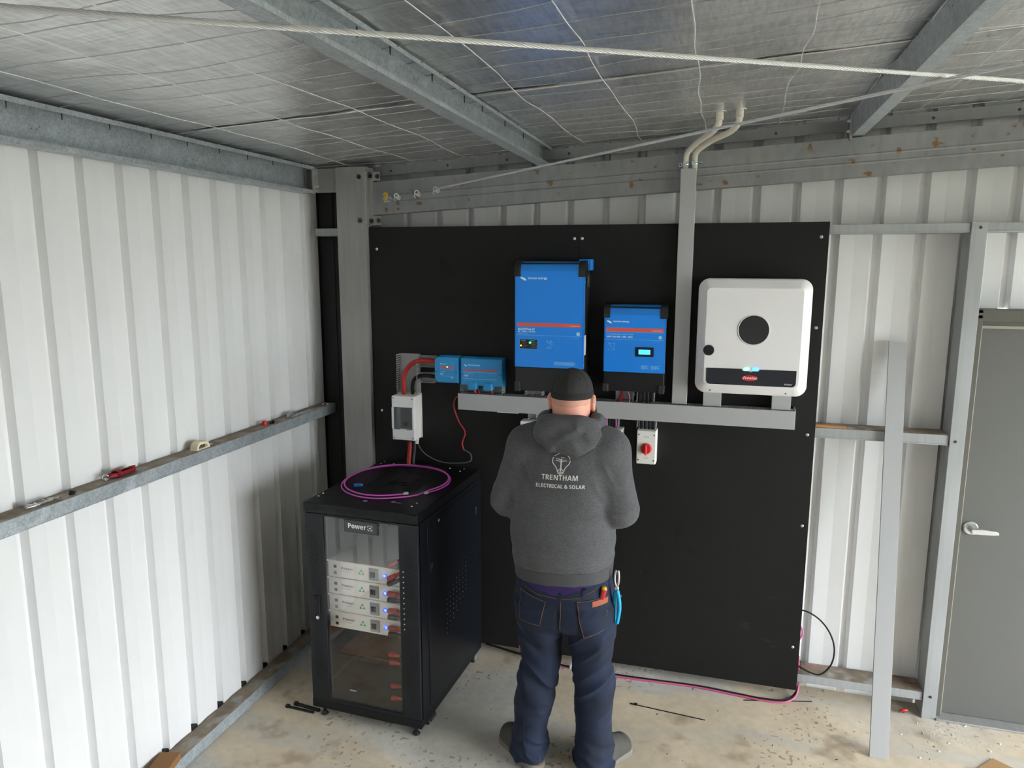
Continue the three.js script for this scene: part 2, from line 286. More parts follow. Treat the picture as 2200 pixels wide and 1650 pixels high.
// strand ropes twisted from six wires
function rope(label, a, b, r) {
  const A = V(...a), B = V(...b), L = A.distanceTo(B), o = thing('bracing_rope', label, 'wire rope', a);
  const m = std(0xd6d7d8, 0.4, 0.6), q = new THREE.Quaternion().setFromUnitVectors(V(1, 0, 0), B.clone().sub(A).normalize());
  for (let k = 0; k < 6; k++) {
    const P = [], turns = L / 0.085, N = Math.ceil(turns * 9);
    for (let i = 0; i <= N; i++) { const t = i / N, w = 2 * Math.PI * (t * turns + k / 6); P.push(V(t * L, Math.cos(w) * r * 0.62, Math.sin(w) * r * 0.62)); }
    const g = new THREE.TubeGeometry(new THREE.CatmullRomCurve3(P), N, r * 0.40, 5, false); obj('strand', g.applyQuaternion(q), m, o);
  }
  return o;
}
const rp = (x, z, b) => [x, b + 0.055 * x, z];
rope('thick twisted steel rope crossing close under the roof above everything', rp(-2.62, 3.54, 2.765), rp(1.1, 0.61, 2.765), 0.0062);
rope('thin grey steel rope rising from the rafter bolt to the right', [-1.968, 2.645, 0.04], rp(1.35, 2.25, 2.75), 0.0055);

// roof purlins
const DZ = ZF - ZB - 0.02;
const tilt = (g, x, y) => g.rotateZ(Math.atan(0.055)).translate(x, y, ZB + 0.01);
function purlin(label, x, h, f, s, screws) {
  const p = thing('roof_purlin', label, 'purlin', [x, roofY(x) - h - 0.005, ZB + 0.01]);
  obj('channel', uvm(cSection(h, f, 0.014, DZ, s).rotateZ(Math.atan(0.055))), galv, p);
  const sc = merge([cyl(0.0024, 0.0024, 0.02, 0, -0.01, 0, 'y', 8), cyl(0.0002, 0.0024, 0.008, 0, -0.024, 0, 'y', 8)]);
  for (let k = 0; k < screws; k++) obj('screw', sc.clone().translate(s * (0.022 + 0.006 * (k % 3)), h - 0.003, 0.5 + k * 0.27 + 0.05 * ((k * 7) % 3)), steelDark, p);
  return p;
}
const pur = purlin('bluish galvanised roof purlin with screw tips, nearer the left wall', -1.42, 0.102, 0.05, 1, 9);
obj('end_bolt', hexBolt(null, 0.008).rotateY(Math.PI / 2).translate(0.003, 0.05, 0.11), zinc, pur);
const pur2 = purlin('dark sided roof purlin on the right above the white inverter', 0.065, 0.102, 0.052, 1, 0);
obj('end_cleat', uvm(bx(-0.012, -0.002, -0.02, 0.09, 0.12, 0.16, 0.002)), galvDull, pur2);
for (const y of [0.02, 0.065]) obj('end_bolt', hexBolt(null, 0.008).rotateY(-Math.PI / 2).translate(-0.012, y, 0.14), zinc, pur2);
{ // eave purlin on the left wall: web into the room
  const p = thing('eave_purlin', 'deep galvanised eave purlin along the top of the left wall', 'purlin', [-2.768, 2.636, 0.035]);
  obj('channel', uvm(cSection(0.146, 0.07, 0.018, 7.2, 1)), galv, p);
  for (let k = 0; k < 9; k++) obj('screw', cyl(0.0018, 0.0028, 0.03, 0.04, 0.128, 0.35 + k * 0.21, 'y', 6), steelDark, p);
  const cl = obj('end_cleat', uvm(merge([bx(0.068, 0.074, 0.008, 0.138, -0.03, 0.03, 0.0015), bx(0.002, 0.198, 0.008, 0.138, -0.034, -0.03, 0.0015)])), galvDull, p);
  for (const y of [0.04, 0.108]) obj('bolt', hexBolt(null, 0.009, 0.012).rotateY(Math.PI / 2).translate(0.073, y, 0.004), zinc, cl);
}
// left wall girts, top face dusty
function leftGirt(label, y0, y1, z0, z1) {
  const g = thing('wall_girt', label, 'girt', [-2.70, y0, z0]), h = y1 - y0, L = z1 - z0, d = 0.088;
  obj('channel', uvm(merge([bx(-0.003, 0, 0, h, 0, L, 0.0012), bx(-d, -0.001, 0, 0.003, 0, L), bx(-0.012, 0, 0, 0.002, 0, L)])), galv, g);
  obj('top_flange', uvm(bx(-d, -0.0005, h - 0.003, h + 0.0004, 0, L)), dust, g);
  return g;
}
const girtMid = leftGirt('dusty galvanised wall girt used as a shelf along the left wall', 1.358, 1.413, -0.10, 7.2);
for (const x of [-0.05, -0.02]) obj('screw', cyl(0.006, 0.005, 0.006, x, 0.059, 0.06, 'y', 8), zinc, girtMid);
leftGirt('galvanised bottom girt on the floor along the left wall', 0.001, 0.062, -0.10, 7.2);

// back wall girts right of the column; faces just behind the panels
const backGirts = [['pale steel top rail running from the black panel to the door post', 2.395, 2.437, -2.385, 0.589], ['pale steel middle rail between black panel and door post', 1.407, 1.456, -2.38, 0.589], ['pale steel bottom rail above the floor near the door post', 0.092, 0.134, -2.38, 0.589], ['short pale rail stub between the left wall and the steel column', 2.405, 2.447, -2.74, -2.576], ['short pale steel top rail above the grey door', 2.397, 2.439, 0.657, 2.4]];
const girtMat = std(0xf4f8fa, 0.5, 0.2, { map: scaled(plainTex, 0.7) });
for (const [label, y0, y1, x0, x1] of backGirts) {
  const g = thing('wall_girt', label, 'girt', [x0, y0, -0.018]), L = x1 - x0, h = y1 - y0, d = 0.131;
  obj('channel', uvm(merge([bx(0, L, 0, h, -0.004, 0, 0.0016), bx(0, L, 0, 0.003, -d, -0.001), bx(0, L, 0.0, 0.006, -0.003, 0.003, 0.001)])), girtMat, g);
  obj('top_flange', uvm(bx(0, L, h - 0.003, h + 0.0004, -d, -0.001)), dust, g);
}
{ // door post
  const p = thing('door_post', 'tall galvanised steel door post beside the grey door', 'post', [0.623, 0, -0.012]);
  obj('channel', uvm(merge([bx(-0.032, 0.032, 0, 2.44, 0, 0.004, 0.0018), bx(-0.032, -0.029, 0, 2.44, -0.125, 0.001), bx(0.029, 0.032, 0, 2.44, -0.125, 0.001)])), girtMat, p);
  for (const [x, y] of [[0.004, 2.417], [-0.008, 1.43], [0.0, 0.12]]) obj('screw', cyl(0.007, 0.0055, 0.005, x, y, 0.006, 'z', 8), steelDark, p);
}
{ // door
  const d = structure('door_1');
  obj('door_frame', uvm(merge([bx(0.66, 0.682, 0, 2.05, -0.16, -0.03, 0.003), bx(1.545, 1.567, 0, 2.05, -0.16, -0.03, 0.003), bx(0.66, 1.567, 1.995, 2.05, -0.16, -0.03, 0.003), bx(0.66, 1.567, 1.975, 1.995, -0.16, -0.05, 0.003)])), doorFrameMat, d);
  obj('frame_stop', uvm(merge([bx(0.682, 0.690, 0.012, 1.976, -0.10, -0.052, 0.002), bx(1.537, 1.545, 0.012, 1.976, -0.10, -0.052, 0.002), bx(0.682, 1.545, 1.962, 1.976, -0.10, -0.048, 0.002)])), std(0x9a948a, 0.45), d);
  obj('door_leaf', uvm(bx(0.691, 1.536, 0.014, 1.962, -0.115, -0.07, 0.002)), doorMat, d);
  obj('threshold', uvm(bx(0.655, 1.57, 0.0, 0.012, -0.16, 0.0, 0.003)), galvDull, d);
  const h = obj('door_handle', merge([cyl(0.034, 0.031, 0.012, 0.735, 0.995, -0.064, 'z', 28, 0.003), cyl(0.016, 0.014, 0.045, 0.735, 0.995, -0.038, 'z', 18)]), zinc, d);
  obj('lever', extr([[-0.012, 0.012], [0.03, 0.016], [0.085, 0.012], [0.102, 0.006], [0.104, -0.006], [0.085, -0.010], [0.03, -0.012], [-0.012, -0.012]], 0.012, 0.003).translate(0.735, 0.996, -0.024), zinc, h);
}

// ---------------------------------------------------------------- black panels
function panel(label, x0, screws, inset = 0.0006) {
  const p = thing('backing_panel', label, 'panel', [x0, 0.05, -0.015]);
  obj('board', uvm(bx(inset, 1.1994, 0, 2.4, 0, 0.015, 0.001)), boardMat, p);
  for (const [x, y] of screws) obj('screw', merge([cyl(0.008, 0.006, 0.004, x, y, 0.017, 'z', 14, 0.001), cyl(0.0035, 0.0035, 0.001, x, y, 0.0193, 'z', 6)]), zinc, p);
}
panel('left black backing panel with the battery terminal boxes', -2.4, [[0.055, 2.28], [0.06, 1.36], [1.18, 2.33], [0.06, 0.1], [0.65, 0.06], [1.18, 1.55]], 0.010);
panel('right black backing panel with the white inverter', -1.2, [[0.02, 2.33], [1.165, 2.33], [1.17, 1.9], [1.165, 1.37], [0.31, 1.53], [1.17, 0.9], [1.165, 0.24]]);

// ---------------------------------------------------------------- electrical gear on the panels
const FONT = 'sans-serif';
function txt(g, s, x, y, size, color = '#fff', weight = '', align = 'left') { g.font = `${weight} ${size}px ${FONT}`; g.fillStyle = color; g.textAlign = align; g.textBaseline = 'alphabetic'; g.fillText(s, x, y); }
function roundRect(g, x, y, w, h, r, color) { g.fillStyle = color; g.beginPath(); g.roundRect(x, y, w, h, r); g.fill(); }
function waveMark(g, x, y, s, color = '#eaf6ff') { g.fillStyle = color; g.save(); g.translate(x, y); g.rotate(0.32); g.beginPath(); g.ellipse(0, 0, s, s * 0.42, 0, 0, 7); g.fill(); g.beginPath(); g.ellipse(s * 0.95, s * 0.22, s * 0.85, s * 0.44, 0, 0, 7); g.fill(); g.restore(); }
function lines(g, x, y, w, h, n, color, ragged = 0.3) { g.fillStyle = color; for (let i = 0; i < n; i++) g.fillRect(x, y + (i * h) / n, w * (1 - ragged * hash(i, n, 77)), (h / n) * 0.55); }
const printMat = (t, r = 0.42) => new THREE.MeshStandardMaterial({ map: t, roughness: r });
const plane = (w, h, x, y, z) => new THREE.PlaneGeometry(w, h).translate(x, y, z);
const glow = (c, e, i) => new THREE.MeshStandardMaterial({ color: c, emissive: e, emissiveIntensity: i, roughness: 0.4 });

// blue cased units: black back box, blue front cover with a curved top, black corner pieces
function blueUnit(name, label, cat, x, y, w, h, d, blackH, cornerW, cornerH, draw) {
  const o = thing(name, label, cat, [x + w / 2, y, 0.0005]), c = 0.03;
  obj('back_box', bx(-w / 2 + 0.004, w / 2 - 0.004, 0.004, h - 0.006, 0, d - 0.012, 0.006), blackMatte, o);
  const side = new THREE.Shape(); side.moveTo(0.02, h); side.lineTo(d - c * 1.6, h); side.quadraticCurveTo(d - 0.004, h - 0.002, d, h - c * 1.5); side.lineTo(d, blackH); side.lineTo(d - 0.012, blackH); side.lineTo(d - 0.012, h - c * 1.6); side.quadraticCurveTo(d - 0.014, h - 0.012, d - c * 1.6 - 0.004, h - 0.012); side.lineTo(0.02, h - 0.012); side.closePath();
  obj('front_cover', finish(new THREE.ExtrudeGeometry(side, { depth: w, bevelEnabled: true, bevelThickness: 0.0015, bevelSize: 0.0015, bevelOffset: -0.0015, bevelSegments: 2, curveSegments: 10 }).rotateY(-Math.PI / 2).translate(w / 2, 0, 0)), blue, o);
  for (const s of [-1, 1]) obj('side_rim', bx(s * w / 2 - 0.002, s * w / 2 + 0.002, blackH, h - c * 1.5, d - 0.02, d, 0.001), blue, o);
  const pw = w - 0.006, ph = h - c * 1.55 - blackH, T = canvasTex(1024, Math.round(1024 * ph / pw), (g, W, H) => { g.fillStyle = '#148af4'; g.fillRect(0, 0, W, H); draw(g, W, H); });
  obj('front_print', plane(pw, ph, 0, blackH + ph / 2, d + 0.0018), printMat(T), o);
  obj('lower_cover', bx(-w / 2, w / 2, 0, blackH - 0.002, 0.01, d - 0.008, 0.004), black, o);
  const corner = new THREE.Shape(); corner.moveTo(d - 0.07, h + 0.004); corner.lineTo(d - c * 1.5, h + 0.004); corner.quadraticCurveTo(d + 0.001, h + 0.001, d + 0.005, h - c * 1.4); corner.lineTo(d + 0.005, h - cornerH); corner.lineTo(d - 0.07, h - cornerH); corner.closePath();
  for (const s of [-1, 1]) {
    obj('corner_guard', finish(new THREE.ExtrudeGeometry(corner, { depth: cornerW, bevelEnabled: true, bevelThickness: 0.002, bevelSize: 0.002, bevelOffset: -0.002, bevelSegments: 2, curveSegments: 10 }).rotateY(-Math.PI / 2).translate(s > 0 ? w / 2 + 0.003 : -w / 2 - 0.003 + cornerW, 0, 0)), black, o);
    obj('lower_corner', bx(s > 0 ? w / 2 - cornerW + 0.003 : -w / 2 - 0.003, s > 0 ? w / 2 + 0.003 : -w / 2 - 0.003 + cornerW, -0.004, cornerH * 0.62, d - 0.06, d + 0.002, 0.003), std(0x26282a, 0.5), o);
  }
  return o;
}
const pale = '#cfe8ff', paler = '#8cc6f7';
const bigW = 0.354;
const big = blueUnit('inverter_charger', 'tall blue inverter charger with red stripe above the standing man', 'inverter', -1.4835, 1.603, bigW, 0.66, 0.19, 0.125, 0.03, 0.075, (g, W, H) => {
  const k = W / 1024, Y = (f) => f * H;
  waveMark(g, 105, Y(0.075), 36); txt(g, 'victron energy', 185, Y(0.085), 42, '#f2faff', 'bold');
  roundRect(g, 18, Y(0.535), W - 40, Y(0.038), 24, '#e8604f'); lines(g, W - 190, Y(0.556), 150, 14, 1, '#f6c8c0');
  txt(g, 'MultiPlus-II', 34, Y(0.612), 46, '#e4f4ff', 'bold'); txt(g, '48 | 10000 | 140-100', 34, Y(0.635), 28, pale, 'bold'); txt(g, 'inverter / charger', 34, Y(0.652), 20, paler);
  g.fillStyle = '#7fbdf4'; g.fillRect(16, Y(0.662), W - 30, 5);
  roundRect(g, W - 92, Y(0.622), 50, 50, 8, '#b9dcf8'); txt(g, '∘ ∘ 48 V - IP22 CE', W - 190, Y(0.685), 18, paler);
  const px = 66, py = Y(0.708), pw = 270, ph = Y(0.098); g.strokeStyle = '#a9cdf0'; g.lineWidth = 3; g.strokeRect(px, py, pw, ph); roundRect(g, px, py, pw, ph, 8, '#0c0e12');
  txt(g, 'charger', px + 18, py + 26, 22, '#ddd'); txt(g, 'inverter', px + 160, py + 26, 22, '#ddd');
  ['mains on', 'bulk', 'absorption', 'float'].forEach((s, i) => txt(g, s, px + 38, py + 52 + i * 24, 17, '#b9aa96')); ['inverter on', 'overload', 'low battery', 'temperature'].forEach((s, i) => txt(g, s, px + 178, py + 52 + i * 24, 17, '#b5bdb5'));
  g.strokeStyle = '#9bd0fa'; g.lineWidth = 4; const cx = 520; for (const [dx, dy] of [[-26, 0.72], [26, 0.72], [-26, 0.79], [26, 0.79]]) { g.beginPath(); g.arc(cx + dx, Y(dy), 9, 0, 7); g.stroke(); }
  g.beginPath(); g.moveTo(cx - 50, Y(0.735)); g.lineTo(cx + 66, Y(0.735)); g.moveTo(cx, Y(0.74)); g.lineTo(cx + 50, Y(0.757)); g.lineTo(cx, Y(0.77)); g.lineTo(cx, Y(0.805)); g.stroke();
  lines(g, 600, Y(0.934), 330, Y(0.038), 5, '#8cc4f4', 0.1);
}); 
{ const d = 0.19 + 0.003, bl = 0.125, ph = 0.66 - 0.0465 - 0.125, at = (fx, fy) => [(fx - 0.5) * (bigW - 0.006), bl + ph * (1 - fy)];
  let [x, y] = at(0.082, 0.775); obj('amber_light', cyl(0.0045, 0.0035, 0.004, x, y, d, 'z', 12), glow(0xffc060, 0xff9020, 1.2), big);
  [x, y] = at(0.22, 0.742); obj('green_light', cyl(0.006, 0.005, 0.004, x, y, d, 'z', 12), glow(0x70ffa0, 0x20d860, 1.2), big);
  obj('mount_bracket', bx(bigW / 2 - 0.05, bigW / 2 + 0.012, 0.615, 0.672, 0.0, 0.07, 0.004), blue, big);
  obj('side_handle', merge([bx(bigW / 2 - 0.004, bigW / 2 + 0.006, 0.53, 0.60, 0.05, 0.12, 0.004), bx(bigW / 2, bigW / 2 + 0.008, 0.545, 0.585, 0.065, 0.105, 0.003)]), std(0x2c2e30, 0.5), big);
  obj('side_label', bx(bigW / 2 - 0.003, bigW / 2 - 0.001, 0.19, 0.29, 0.11, 0.16), white, big);
  for (const yy of [0.56, 0.34, 0.14]) obj('side_screw', cyl(0.005, 0.004, 0.005, bigW / 2 + 0.001, yy, 0.178, 'x', 10), zinc, big); }
const smallW = 0.302;
const mppt = blueUnit('charge_controller', 'shorter blue solar charge controller with small lit blue display', 'controller', -1.0335, 1.614, smallW, 0.434, 0.13, 0.1, 0.028, 0.062, (g, W, H) => {
  const Y = (f) => f * H;
  waveMark(g, 62, Y(0.118), 34); txt(g, 'victron energy', 138, Y(0.128), 40, '#f2faff', 'bold');
  roundRect(g, 18, Y(0.225), W - 36, Y(0.066), 24, '#e8604f'); lines(g, W - 210, Y(0.262), 160, 15, 1, '#f6c8c0');
  g.fillStyle = '#8cc4f4'; g.fillRect(18, Y(0.295), W - 30, 4);
  txt(g, 'isolated', 40, Y(0.345), 27, pale); txt(g, 'SmartSolar', 140, Y(0.345), 27, pale, 'bold'); txt(g, 'charge controller', 290, Y(0.345), 27, pale);
  txt(g, 'MPPT RS 450 | 200 - MC4', 38, Y(0.395), 38, '#eef8ff', 'bold');
  g.fillStyle = '#8cc4f4'; g.fillRect(12, Y(0.425), W - 24, 5); roundRect(g, W - 100, Y(0.352), 52, 52, 7, '#b9dcf8'); txt(g, '∘ ∘ 48 V - IP21 CE', W - 215, Y(0.462), 20, paler);
  g.strokeStyle = '#9bd0fa'; g.lineWidth = 4; for (const [dx, dy] of [[75, 0.5], [170, 0.5], [75, 0.61], [170, 0.61]]) { g.beginPath(); g.arc(dx, Y(dy), 9, 0, 7); g.stroke(); }
  g.beginPath(); g.moveTo(75, Y(0.51)); g.lineTo(120, Y(0.55)); g.lineTo(140, Y(0.63)); g.moveTo(80, Y(0.5)); g.lineTo(165, Y(0.5)); g.lineTo(165, Y(0.6)); g.stroke();
  lines(g, W - 385, Y(0.872), 140, Y(0.07), 6, '#7fbdf4', 0.5); lines(g, W - 215, Y(0.872), 165, Y(0.07), 6, '#7fbdf4', 0.5);
});
{ const z = 0.1315, x = 0.052, y = 0.205; obj('display_bezel', bx(x - 0.046, x + 0.046, y - 0.024, y + 0.024, z - 0.002, z + 0.0035, 0.002), std(0x070b26, 0.3), mppt);
  const t = canvasTex(256, 96, (g) => { g.fillStyle = '#35b8ff'; g.fillRect(0, 0, 256, 96); txt(g, '2.13 kW', 26, 44, 34, '#0a3a8a', 'bold'); txt(g, '52.6 V  40 A', 26, 80, 28, '#0a3a8a'); });
  obj('display', plane(0.057, 0.023, x, y, z + 0.004), new THREE.MeshStandardMaterial({ color: 0x111111, emissive: 0xffffff, emissiveMap: t, emissiveIntensity: 0.85, roughness: 0.3 }), mppt);
  for (const yy of [0.335, 0.115]) obj('side_screw', cyl(0.004, 0.003, 0.004, smallW / 2 + 0.001, yy, 0.12, 'x', 10), zinc, mppt); }

{ // white solar inverter with a round grille
  const w = 0.517, h = 0.558, o = thing('solar_inverter', 'white rounded solar inverter with round black grille and dark lower panel', 'inverter', [-0.324, 1.626, 0.0005]);
  obj('back_plate', extr(rrect(-w / 2 + 0.02, 0.02, w / 2 - 0.02, h - 0.02, 0.04), 0.09).translate(0, 0, 0.0), std(0x3a3c3e, 0.5), o);
  const shell = new THREE.ExtrudeGeometry(rrect(-w / 2, 0, w / 2, h, 0.052), { depth: 0.05, bevelEnabled: true, bevelThickness: 0.01, bevelSize: 0.008, bevelOffset: -0.008, bevelSegments: 3, curveSegments: 12 }).translate(0, 0, 0.05);
  // sloping front rim lofted from the outer outline to the raised inner panel
  const loop = (x0, y0, x1, y1, r) => [[x1 - r, y0 + r, -90], [x1 - r, y1 - r, 0], [x0 + r, y1 - r, 90], [x0 + r, y0 + r, 180]].flatMap(([cx, cy, a]) => Array.from({ length: 11 }, (_, i) => { const t = (a + i * 9) * Math.PI / 180; return { x: cx + r * Math.cos(t), y: cy + r * Math.sin(t) }; }));
  const outer = loop(-w / 2 + 0.003, 0.003, w / 2 - 0.003, h - 0.003, 0.05), inner = loop(-w / 2 + 0.042, 0.05, w / 2 - 0.042, h - 0.044, 0.02), pos = [], N = outer.length;
  const ring = (f, z) => outer.map((p, i) => [mix(p.x, inner[i].x, f), mix(p.y, inner[i].y, f), z]), rings = [ring(0, 0.106), ring(0.06, 0.114), ring(0.86, 0.148), ring(1, 0.152)];
  for (let k = 0; k < 3; k++) for (let i = 0; i < N; i++) { const a = rings[k][i], b = rings[k][(i + 1) % N], c = rings[k + 1][(i + 1) % N], d = rings[k + 1][i]; pos.push(...a, ...b, ...c, ...a, ...c, ...d); }
  for (let i = 0; i < N; i++) pos.push(...rings[3][i], ...rings[3][(i + 1) % N], 0, h / 2, 0.152);
  let rim = new THREE.BufferGeometry(); rim.setAttribute('position', new THREE.Float32BufferAttribute(pos, 3)); rim = toCreasedNormals(rim, 0.35);
  obj('casing', merge([shell, rim]), whitePlastic, o);
  const gx = 0.003, gy = 0.318, R = 0.071;
  obj('grille_ring', new THREE.TorusGeometry(R, 0.003, 8, 48).translate(gx, gy, 0.1525), std(0xd8d6da, 0.4), o);
  obj('grille_disc', cyl(R - 0.001, R - 0.001, 0.002, gx, gy, 0.1522, 'z', 40), std(0x17181a, 0.7), o);
  const bars = []; for (let k = -16; k <= 16; k++) for (const a of [0, Math.PI / 3, -Math.PI / 3]) { const off = k * 0.0044, L = 2 * Math.sqrt(Math.max(0, R * R - off * off)); if (L > 0.01) bars.push(box(L, 0.0011, 0.0012).translate(0, off, 0).rotateZ(a).translate(gx, gy, 0.1538)); }
  obj('grille_mesh', merge(bars), std(0x3c3e40, 0.55), o);
  obj('rotary_knob', merge([cyl(0.026, 0.025, 0.006, -0.198, 0.216, 0.1545, 'z', 32, 0.002), box(0.034, 0.007, 0.006, -0.198, 0.216, 0.159, 0.002)]), black, o);
  // dark lower panel with a notch for the status light
  const s = new THREE.Shape(), x1 = 0.205, yb = 0.052, yt = 0.131; s.moveTo(-x1, yt); s.lineTo(-x1, yb + 0.02); s.absarc(-x1 + 0.02, yb + 0.02, 0.02, Math.PI, 1.5 * Math.PI); s.lineTo(x1 - 0.02, yb); s.absarc(x1 - 0.02, yb + 0.02, 0.02, -Math.PI / 2, 0); s.lineTo(x1, yt); s.lineTo(0.04, yt); s.absarc(0.03, yt, 0.01, 0, -Math.PI / 2, true); s.lineTo(-0.03, yt - 0.01); s.absarc(-0.03, yt, 0.01, -Math.PI / 2, -Math.PI, true); s.closePath();
  const T = canvasTex(1024, 208, (g, W, H) => { g.fillStyle = '#24272f'; g.fillRect(0, 0, W, H); g.fillStyle = '#cc2028'; g.beginPath(); g.ellipse(505, 118, 92, 34, -0.03, 0, 7); g.fill(); txt(g, 'Fronius', 505, 132, 44, '#fff', 'italic bold', 'center'); txt(g, 'PRIMO', 980, 186, 26, '#d8d8d8', 'bold', 'right'); g.fillStyle = '#3f8f60'; g.fillRect(450, 52, 7, 7); g.fillStyle = '#888'; g.fillRect(502, 68, 7, 7); g.fillStyle = '#a03030'; g.fillRect(560, 58, 7, 7); });
  const pg = extr(s, 0.0025); { const p = pg.attributes.position, uv = pg.attributes.uv; for (let i = 0; i < p.count; i++) uv.setXY(i, (p.getX(i) + x1) / (2 * x1), (p.getY(i) - yb) / 0.0832); }
  obj('lower_panel', pg.translate(0, 0, 0.152), printMat(T, 0.3), o);
  obj('status_light', extr(rrect(-0.034, yt - 0.006, -0.006, yt + 0.008, 0.007), 0.003).translate(0, 0, 0.1525), glow(0xa8f0c8, 0x60e0a0, 0.7), o);
  obj('status_light', extr(rrect(0.006, yt - 0.006, 0.036, yt + 0.008, 0.007), 0.003).translate(0, 0, 0.1525), glow(0x90c8ff, 0x2890ff, 0.9), o);
  obj('status_link', merge([box(0.02, 0.003, 0.003, 0, yt + 0.001, 0.154), cyl(0.007, 0.007, 0.003, 0, yt - 0.007, 0.154, 'z', 14)]), std(0xe6e0ee, 0.4), o);
  for (const x of [-0.185, 0.165]) obj('screw', cyl(0.0045, 0.004, 0.002, x, 0.017, 0.1255, 'z', 10), steelDark, o);
}

// slotted grey wiring ducts
function fingersH(x0, x1, y, d, pitch = 0.0125, w = 0.0078) { const g = []; for (let x = x0 + 0.004; x < x1 - w; x += pitch) g.push(bx(x, x + w, y - 0.0009, y + 0.0009, 0.002, d)); return merge(g); }
function fingersV(y0, y1, x, d, pitch = 0.0125, w = 0.0078) { const g = []; for (let y = y0 + 0.004; y < y1 - w; y += pitch) g.push(bx(x - 0.0009, x + 0.0009, y, y + w, 0.002, d)); return merge(g); }
{
  const x0 = -1.84, x1 = -0.103, y0 = 1.461, y1 = 1.548, d = thing('wiring_duct', 'long grey slotted wiring duct running level below the inverters', 'wiring duct', [0, 0, 0.0005]);
  obj('base', uvm(merge([bx(x0, x1, y0, y1, 0, 0.002), bx(x0, x1, y1 - 0.002, y1, 0, 0.022), bx(x0, x1, y0, y0 + 0.002, 0, 0.022)])), duct, d);
  for (const y of [y1 - 0.001, y0 + 0.001]) tag(obj('fingers', fingersH(x0, x1, y, 0.078), duct, d), null, null, null, 'stuff');
  obj('cover', uvm(merge([bx(x0, x1 - 0.004, y0 - 0.0015, y1 + 0.0015, 0.079, 0.0825, 0.0014), bx(x0, x1, y1, y1 + 0.0015, 0.070, 0.081), bx(x0, x1, y0 - 0.0015, y0, 0.070, 0.081)])), duct, d);
  const c = obj('end_cap', uvm(bx(x1 - 0.004, x1, y0, y1 + 0.01, 0, 0.078, 0.001)), duct, d);
  obj('loose_lip', uvm(merge([bx(-1.62, -1.50, y0 - 0.009, y0 - 0.002, 0.06, 0.064, 0.001), bx(-1.74, -1.61, y0 - 0.006, y0 - 0.002, 0.06, 0.064, 0.001)])), white, d);
  tag(obj('inner_cables', merge([tube([[x0 + 0.01, 1.49, 0.02], [-1.2, 1.5, 0.022], [x1 - 0.02, 1.495, 0.02]], 0.007, 30, 8), tube([[x0 + 0.02, 1.515, 0.03], [-0.9, 1.52, 0.03], [x1 - 0.02, 1.51, 0.025]], 0.006, 30, 8)]), blackMatte, d));
}
{ const d = thing('cable_riser', 'tall grey cable cover rising past the rafter to two conduits', 'wiring duct', [-0.656, 1.552, 0.0005]);
  obj('base', uvm(bx(-0.036, 0.036, 0, 1.152, 0, 0.05, 0.002)), duct, d); obj('cover', uvm(bx(-0.0375, 0.0375, 0, 1.154, 0.042, 0.060, 0.003)), duct, d); }
for (const [label, x0, x1] of [['grey cable cover stub under the left end of the white inverter', -0.54, -0.452], ['grey cable cover stub under the right end of the white inverter', -0.215, -0.127]]) {
  const d = thing('cable_riser', label, 'wiring duct', [(x0 + x1) / 2, 1.551, 0.0005]), w = x1 - x0;
  obj('base', uvm(bx(-w / 2 + 0.002, w / 2 - 0.002, 0, 0.085, 0, 0.06, 0.001)), duct, d); obj('cover', uvm(bx(-w / 2, w / 2, 0, 0.085, 0.055, 0.068, 0.002)), duct, d);
}
function openTrunk(label, x0, x1, y0, y1, depth, vertical = true) {
  const t = thing('open_trunk', label, 'wiring duct', [(x0 + x1) / 2, y0, 0.0005]), w = x1 - x0, h = y1 - y0;
  obj('base', uvm(bx(-w / 2, w / 2, 0, h, 0, 0.0025)), duct, t);
  for (const s of [0, 1]) {
    if (vertical) obj('finger_wall', merge([fingersV(0, h, (s ? 1 : -1) * (w / 2 - 0.002), depth), bx((s ? w / 2 - 0.003 : -w / 2 + 0.001), (s ? w / 2 - 0.001 : -w / 2 + 0.003), 0, h, 0, 0.014)]), duct, t);
    else obj('finger_wall', merge([fingersH(-w / 2, w / 2, s ? h - 0.001 : 0.001, depth), bx(-w / 2, w / 2, s ? h - 0.002 : 0, s ? h : 0.002, 0, 0.014)]), duct, t);
  }
  return t;
}
openTrunk('tall open slotted duct with the thick red cable above the breaker box', -2.216, -2.092, 1.523, 1.748, 0.06);
openTrunk('upper short slotted duct leading to the blue terminal boxes', -2.09, -1.99, 1.682, 1.742, 0.055, false);
openTrunk('lower short slotted duct leading to the blue terminal boxes', -2.09, -1.99, 1.594, 1.648, 0.055, false);
openTrunk('open slotted duct with red cables under the long blue terminal box', -1.838, -1.592, 1.551, 1.602, 0.058);
openTrunk('open slotted duct under the tall blue inverter, left of the capped head', -1.468, -1.372, 1.551, 1.601, 0.058);
openTrunk('left open slotted duct under the blue charge controller', -0.98, -0.888, 1.551, 1.61, 0.058);
openTrunk('right open slotted duct under the blue charge controller', -0.872, -0.782, 1.551, 1.61, 0.058);
openTrunk('open slotted duct above the white switch box left of the man', -1.45, -1.40, 1.418, 1.458, 0.058);
openTrunk('open slotted duct above the white switch box partly behind the man', -1.045, -0.962, 1.405, 1.458, 0.058);
openTrunk('open slotted duct above the red knob switch box', -0.868, -0.768, 1.409, 1.458, 0.058);

